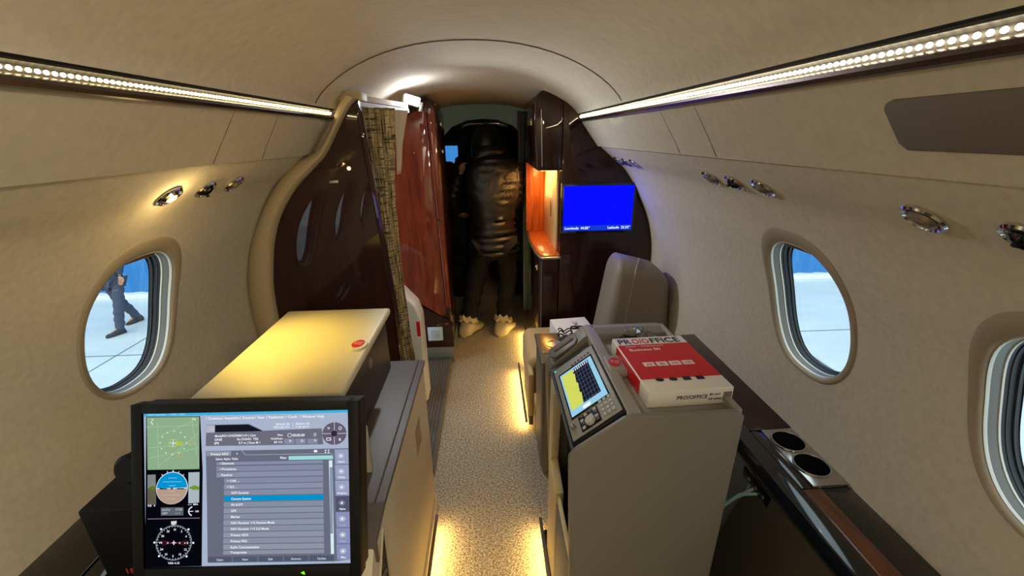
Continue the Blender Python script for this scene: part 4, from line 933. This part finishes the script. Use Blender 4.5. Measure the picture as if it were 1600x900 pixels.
mb = MB(); mb.box(.232, .262, 1.90, 2.18, .10, .36, .012, seg=4); mb.build('armrest_flap', leather_b, s2)
mb = MB(); mb.box(.236, .26, 1.92, 2.0, .03, .18, .006, seg=2); mb.build('lever', grey_con, s2)
mb = MB(); mb.box(.29, .60, 2.0, 2.36, .0, .18, .01); mb.build('base', grey_con, s2)
pd = thing('cup_pedestal', 'dark grey rounded pedestal with a chrome cup holder, right of the aisle', 'pedestal', (.36, 1.72, 0))
mb = MB(); mb.box(.262, .47, 1.58, 1.86, .005, .60, .035, seg=5); mb.build('body', grey_con, pd)
mb = MB(); mb.box(.255, .475, 1.572, 1.868, .598, .615, .008, seg=3); tpn = mb.build('top', mat('pedestal_top', (90, 82, 70), .4), pd)
mb = MB(); mb.box(.272, .375, 1.66, 1.85, .613, .6185, .002); mb.build('cup_plate', mat('brass_cup_plate', (206, 178, 118), .25, .8), tpn)
mb = MB(); mb.lathe([(.038, 0), (.037, .003), (.032, .003), (.030, -.001), (0, -.002)], 32, 0, Matrix.Translation((.335, 1.74, .6187))); mb.build('cup_ring', chrome, tpn)
wb = thing('white_carton', 'small white carton with scissors on top beside the cup pedestal', 'box', (.48, 1.96, .47))
WMx = Matrix.Translation((.46, 1.93, 0)) @ Matrix.Rotation(math.radians(6), 4, 'Z')
mb = MB(WMx); mb.box(-.095, .095, -.105, .105, .421, .615, .002); mb.build('carton', mat('white_card', (226, 222, 212), .6), wb)
mb = MB(WMx); mb.box(-.0955, .0955, -.1055, -.02, .6145, .617, .0005); mb.build('lid_flap', mat('white_card_flap', (232, 226, 214), .6), wb)
sc_ = thing('scissors', 'black handled scissors lying on the small white carton', 'scissors', (.47, 1.90, .603))
for sgn in (-1, 1):
    c = [(.475+.016*math.cos(t)+sgn*.016, 1.905+.012*math.sin(t), .621) for t in np.linspace(0, 2*math.pi, 20)]
    mb = MB(); mb.tube(c, .0035, 8, cap=False); mb.build('handle', blackm, sc_)
    mb = MB(); mb.tube([(.475+sgn*.010, 1.917, .621), (.475-sgn*.002, 1.935, .621), (.475-sgn*.010, 1.985, .620)], [.003, .003, .001], 6); mb.build('blade', satin, sc_)
mb = MB(); mb.tube([(.40+.035*math.cos(t), 1.79+.03*math.sin(t)+.004*t, .625+.022*abs(math.sin(2*t))) for t in np.linspace(0, 9, 50)], .003, 8)
tag(mb.build('black_cable', blackm), 'loose black cable loop on the pedestal by the cup holder', 'cable')
mb = MB(); bm = bmesh.new(); bmesh.ops.create_icosphere(bm, subdivisions=3, radius=.032)
for v in bm.verts: v.co = v.co*(1+.06*math.sin(30*v.co.x+20*v.co.y))+Vector((.385, 1.70, .648))
mb.bm(bm); tag(mb.build('cable_plug', mat('dark_felt', (48, 46, 46), .9)), 'dark round microphone head lying on the pedestal', 'microphone')

# warm floor lamps along the aisle edges
def floor_lamp(x, y0, y1, lx, label):
    r = thing('floor_light', label, 'floor light', (x, (y0+y1)/2, .06), 'warm floor lights along the aisle')
    mb = MB(); mb.box(x-.006, x+.006, y0, y1, .050, .060, .001); mb.build('housing', grey_con, r)
    mb = MB(); mb.box(x-.004, x+.004, y0+.01, y1-.01, .0475, .0505); mb.build('lit_lens', emis((255, 196, 96), 4), r)
    light('AREA', 'floor_glow', r, (x+lx*.004, (y0+y1)/2, .0455), FLOOR_W*(y1-y0)*4.2, (1, .62, .18), (y1-y0)*.95, .012, direction=(lx*.6, 0, -1))
floor_lamp(.222, 1.92, 2.55, -1, 'warm floor light strip under the beige seat end')
floor_lamp(.225, .70, 1.30, -1, 'warm floor light strip at the foot of the grey console')
floor_lamp(-.200, .62, 1.34, 1, 'warm floor light strip at the foot of the cream rack cabinet')
floor_lamp(.315, 2.62, 3.15, -1, 'warm floor light strip at the foot of the dark cabinet, near the shoes')

# added fill lamps, unseen behind the viewer, to brighten the cabin
for i, y in enumerate((-.45, -1.1)):
    x = .30
    dl = thing('fill_lamp', 'added round warm fill light, unseen in the rear cabin', 'fill lamp', (x, y, 1.83), 'added rear fill lights')
    mb = MB(); mb.lathe([(.07, 0), (.068, -.006), (.055, -.008), (.05, -.002)], 32, 0, Matrix.Translation((x, y, 1.795)) @ Matrix.Rotation(math.radians(24), 4, 'Y')); mb.build('rim', chrome, dl)
    mb = MB(); mb.lathe([(.05, -.003), (0, -.004)], 32, 0, Matrix.Translation((x, y, 1.795)) @ Matrix.Rotation(math.radians(24), 4, 'Y')); mb.build('diffuser', emis((255, 214, 150), 6), dl)
    light('AREA', 'fill_glow', dl, (x-.01, y, 1.78), FILL_W*2.2, (1, .87, .66), .1, direction=(-1, .15, -.25))
# ------------------------------------------------------------------ people
def skinned(joints, edges, sub=2):
    """joints {name: ((x,y,z), r or (rx, ry))}; returns an evaluated mesh as verts, faces"""
    me = bpy.data.meshes.new('t'); names = list(joints); ix = {n: i for i, n in enumerate(names)}
    me.from_pydata([joints[n][0] for n in names], [(ix[a], ix[b]) for a, b in edges], [])
    o = bpy.data.objects.new('t', me); C.objects.link(o); o.modifiers.new('s', 'SKIN'); ss = o.modifiers.new('u', 'SUBSURF'); ss.levels = sub; ss.render_levels = sub
    if not me.skin_vertices:
        bpy.context.view_layer.objects.active = o; bpy.ops.mesh.customdata_skin_add() if hasattr(bpy.ops.mesh, 'customdata_skin_add') else None
    for i, n in enumerate(names):
        r = joints[n][1]; me.skin_vertices[0].data[i].radius = r if isinstance(r, tuple) else (r, r)
    me.skin_vertices[0].data[0].use_root = True
    dg = bpy.context.evaluated_depsgraph_get(); ev = o.evaluated_get(dg); m2 = ev.to_mesh()
    out = ([v.co.copy() for v in m2.vertices], [tuple(p.vertices) for p in m2.polygons]); ev.to_mesh_clear()
    bpy.data.objects.remove(o); bpy.data.meshes.remove(me); return out
def head_geo(c, fwd, r=.098):
    bm = bmesh.new(); bmesh.ops.create_uvsphere(bm, u_segments=40, v_segments=28, radius=1); f = Vector(fwd).normalized(); s = f.cross(Vector((0, 0, 1))).normalized(); up = s.cross(f)
    for v in bm.verts:
        x, y, z = v.co                                   # y forward
        jaw = max(0, -z); w_ = .76-.20*jaw*max(0, y+.3); px, py, pz = x*w_, y*.95-.06*jaw*(y < 0), z*1.15
        if y > .3:
            py += .22*math.exp(-((x/.13)**2+((z+.05)/.22)**2))                     # nose
            py -= .07*(math.exp(-(((x-.33)/.17)**2+((z-.12)/.12)**2))+math.exp(-(((x+.33)/.17)**2+((z-.12)/.12)**2)))
            py += .05*math.exp(-((x/.25)**2+((z+.42)/.07)**2))+.06*math.exp(-((x/.25)**2+((z+.78)/.15)**2))
        if abs(x) > .8: px += math.copysign(.16*math.exp(-((y/.14)**2+((z+.02)/.2)**2)), x)   # ears
        v.co = Vector(c)+(s*px+f*py+up*pz)*r
    return bm
def hand(mb, wrist, d, palm_n, curl=.5, L=.085):
    d = Vector(d).normalized(); n = Vector(palm_n).normalized(); sd = d.cross(n).normalized(); w0 = Vector(wrist)
    J = {'w': (w0, (.026, .018)), 'p': (w0+d*L*.55, (.036, .015)), 'k': (w0+d*L, (.037, .013))}
    v, f = skinned(J, [('w', 'p'), ('p', 'k')], 2); mb.add(v, f)
    for i, (off, ln) in enumerate(((-.027, .070), (-.009, .080), (.009, .075), (.026, .058))):
        p0 = w0+d*L*.7+sd*off; p1 = w0+d*L+sd*off*1.1; a = curl; q1 = p1+(d*math.cos(a*.5)+n*math.sin(a*.5))*ln*.45; q2 = q1+(d*math.cos(a*1.3)+n*math.sin(a*1.3))*ln*.32; q3 = q2+(d*math.cos(a*2)+n*math.sin(a*2))*ln*.25
        v, f = skinned({'a': (p0, .009), 'b': (p1, .0095), 'c': (q1, .0085), 'd': (q2, .008), 'e': (q3, .007)}, [('a', 'b'), ('b', 'c'), ('c', 'd'), ('d', 'e')], 1); mb.add(v, f)
    t0 = w0+d*L*.25-sd*.022; t1 = t0-sd*.025+d*.022; t2 = t1+d*.03-sd*.008+n*.008; t3 = t2+d*.024+n*.01
    v, f = skinned({'a': (t0, .011), 'b': (t1, .0105), 'c': (t2, .0095), 'd': (t3, .008)}, [('a', 'b'), ('b', 'c'), ('c', 'd')], 1); mb.add(v, f)
def person(P, label, mats, loc):
    r = thing('person', label, 'person', loc)
    V = lambda k: Vector(P[k])
    hip = (V('hl')+V('hr'))/2; fwd = Vector(P['fwd']).normalized(); up = Vector((0, 0, 1))
    # one continuous body
    J = {'pel': (hip, (.115, .085)), 'wst': (hip.lerp(V('chest'), .45), (.115, .085)), 'chest': (V('chest'), (.14, .10)), 'nk': (V('neck'), .052), 'hd': (V('head')-up*.03, .055)}
    E = [('pel', 'wst'), ('wst', 'chest'), ('chest', 'nk'), ('nk', 'hd')]
    for s in 'lr':
        J['h'+s] = (V('h'+s), .08); J['k'+s] = (V('k'+s), .055); J['a'+s] = (V('a'+s), .038); J['s'+s] = (V('s'+s)-up*.02, .036); J['e'+s] = (V('e'+s), .032); J['w'+s] = (V('w'+s), .026)
        fd = Vector(P['f'+s]).normalized(); J['b'+s] = (V('a'+s)-up*.045+fd*.07, (.030, .022)); J['t'+s] = (V('a'+s)-up*.068+fd*.15, (.024, .012))
        E += [('pel', 'h'+s), ('h'+s, 'k'+s), ('k'+s, 'a'+s), ('a'+s, 'b'+s), ('b'+s, 't'+s), ('chest', 's'+s), ('s'+s, 'e'+s), ('e'+s, 'w'+s)]
    v, f = skinned(J, E, 2); mb = MB(); mb.add(v, f)
    mb.bm(head_geo(P['head'], P['look']))
    for s, sg in (('l', -1), ('r', 1)): hand(mb, V('w'+s), P['hd'+s], P.get('pn'+s, (-sg, 0, 0)))
    mb.build('body', skin_m, r)
    # jacket
    Jk = {'c': (V('chest'), (.175, .135)), 'hem': (hip+up*.01, (.190, .155)), 'low': (hip-up*.08, (.208, .176)), 'lo2': (hip-up*.13, (.20, .170)), 'mid': (hip.lerp(V('chest'), .5), (.168, .135)), 'up': (V('chest')+(V('neck')-V('chest'))*.62, (.19, .15) if P.get('quilt') else (.13, .10)), 'col': (V('neck')+up*(.06 if P.get('quilt') else .03)+fwd*.02, (.12, .12) if P.get('quilt') else (.075, .07))}
    Ek = [('c', 'mid'), ('mid', 'hem'), ('hem', 'low'), ('low', 'lo2'), ('c', 'up'), ('up', 'col')]
    for s in 'lr':
        Jk['s'+s] = (V('s'+s), .095); Jk['e'+s] = (V('e'+s), .062); Jk['w'+s] = (V('w'+s).lerp(V('e'+s), .04), .048); Jk['m'+s] = (V('s'+s).lerp(V('e'+s), .5), .072)
        Ek += [('c', 's'+s), ('s'+s, 'm'+s), ('m'+s, 'e'+s), ('e'+s, 'w'+s)]
    v, f = skinned(Jk, Ek, 3)
    me_v = []
    ch = V('chest')
    for p in v:                                                      # quilted rolls
        a = abs(math.sin(p.z*math.pi/.052))*2-1; q = Vector(p); c0 = Vector((ch.x, ch.y, p.z)); dr = (q-c0); dr.z = 0
        if P.get('quilt') and dr.length > .01: q += dr.normalized()*.012*a
        me_v.append(q)
    mb = MB(); mb.add(me_v, f); mb.build('jacket', mats[0], r, smooth=80)
    # trousers
    T = {'p': (hip+up*.0, (.150, .112))}; Et = []
    for s in 'lr': T['h'+s] = (V('h'+s)-up*.06, .092); T['k'+s] = (V('k'+s), .078); T['c'+s] = (V('k'+s).lerp(V('a'+s), .5), .072); T['a'+s] = (V('a'+s)-up*(.0 if P.get('covers') else .065), .066); Et += [('p', 'h'+s), ('h'+s, 'k'+s), ('k'+s, 'c'+s), ('c'+s, 'a'+s)]
    v, f = skinned(T, Et, 2)
    v = [Vector((p.x+.006*math.sin(p.z*60+p.x*30), p.y+.006*math.sin(p.z*47+1), p.z)) for p in v]
    mb = MB(); mb.add(v, f); mb.build('trousers', mats[1], r, smooth=80)
    # hair / hood
    bm = bmesh.new(); bmesh.ops.create_uvsphere(bm, u_segments=32, v_segments=20, radius=1); lk = Vector(P['look']).normalized(); hs = P.get('hood', 1.0)
    for p in bm.verts: p.co = Vector(P['head'])+Vector((p.co.x*.088*hs, p.co.y*.105*hs, p.co.z*.118*hs*(1.1 if hs > 1 else 1)))-lk*.022+up*(.012 if hs == 1 else -.045)
    mb = MB(); mb.bm(bm); mb.build('hood' if P.get('hood') else 'hair', mats[0] if P.get('hood') else hair_m, r)
    for s in 'lr':                                                   # footwear
        fd = Vector(P['f'+s]).normalized(); a = V('a'+s); g = P['ground']; sd = fd.cross(up)
        rows = []; n = 20
        for k, (t, w_, h) in enumerate(((-.075, .012, .03), (-.068, .036, .075), (-.04, .046, .125), (.0, .050, .135), (.05, .052, .100), (.10, .054, .075), (.15, .050, .058), (.185, .036, .045), (.198, .012, .03))):
            c = Vector((a.x, a.y, g))+fd*t; row = []
            for i in range(n):
                an = 2*math.pi*i/n; cx, cz = math.cos(an), math.sin(an); wob = (1+.10*math.sin(5*an+k*2.1)+.06*math.sin(11*an+k)) if P.get('covers') else 1
                zz = h/2+cz*h/2*wob; row.append(c+sd*cx*w_*(1.28 if P.get('covers') else 1.08)*(1 if cz > -.6 else .92)*wob+up*max(.002, zz))
            rows.append(row)
        mb = MB(); mb.grid(rows, 0, True)
        c0, c1 = len(mb.v)-n*9, len(mb.v)-n; mb.f += [tuple(range(c0, c0+n)), tuple(range(c1, c1+n))]; mb.m += [0, 0]
        if P.get('covers'):                                          # gathered elastic ruffle
            rr = []
            for k, (rad, h) in enumerate(((.060, .105), (.072, .125), (.066, .150), (.056, .156))):
                rr.append([Vector((a.x, a.y, g))+sd*math.cos(t_)*rad*(1+.13*math.sin(9*t_+k))+fd*(math.sin(t_)*rad*1.25+.01)+up*(h+.012*math.sin(7*t_)-.03*math.sin(t_)) for t_ in np.linspace(0, 2*math.pi, 28, endpoint=False)])
            mb.grid(rr, 0, True)
        mb.build('shoe_cover' if P.get('covers') else 'boot', mats[2], r, smooth=60)
    return r
person(dict(fwd=(0, 1, 0), look=(.0, .75, -.65), chest=(.065, 3.19, 1.17), neck=(.06, 3.31, 1.40), head=(.045, 3.43, 1.475),
            hl=(-.005, 3.15, .80), hr=(.165, 3.15, .80), kl=(-.07, 3.19, .45), kr=(.185, 3.22, .45), al=(-.150, 3.15, .11), ar=(.135, 3.14, .11), fl=(.45, .8, 0), fr=(.35, .9, 0),
            sl=(-.125, 3.24, 1.36), sr=(.235, 3.22, 1.34), el=(-.235, 3.32, 1.10), er=(.262, 3.28, 1.05), wl=(-.20, 3.46, .93), wr=(.235, 3.44, .90),
            hdl=(.2, .9, -.1), hdr=(-.1, .95, -.1), pnl=(0, -.1, -1), pnr=(0, -.1, -1), ground=.0, quilt=True, hood=1.35, covers=True),
       'person seen from behind in black quilted jacket and cream shoe covers, at the cockpit doorway', (jacket_m, trouser_m, cover_m), (.06, 3.18, 0))
person(dict(fwd=(-.35, -.95, 0), look=(-.35, -.95, -.1), chest=(-6.22, 6.90, -.20), neck=(-6.23, 6.87, .02), head=(-6.25, 6.84, .14),
            hl=(-6.12, 6.93, -.62), hr=(-6.32, 6.97, -.62), kl=(-6.10, 6.80, -1.02), kr=(-6.27, 7.02, -1.03), al=(-6.13, 6.70, -1.39), ar=(-6.23, 7.22, -1.37), fl=(-.55, -.85, 0), fr=(-.5, -.85, -.1),
            sl=(-6.04, 6.86, -.03), sr=(-6.41, 6.96, -.03), el=(-6.00, 6.98, -.30), er=(-6.46, 6.86, -.30), wl=(-6.02, 6.90, -.55), wr=(-6.46, 6.66, -.50),
            hdl=(0, -.1, -1), hdr=(0, -.4, -1), pnl=(0, -1, 0), pnr=(0, -1, 0), ground=-1.5),
       'person in grey trousers and boots walking outside, legs seen through the left window', (mat('grey_work_jacket', (52, 60, 78), .8), jeans_m, boots_m), (-6.2, 6.95, -1.5))
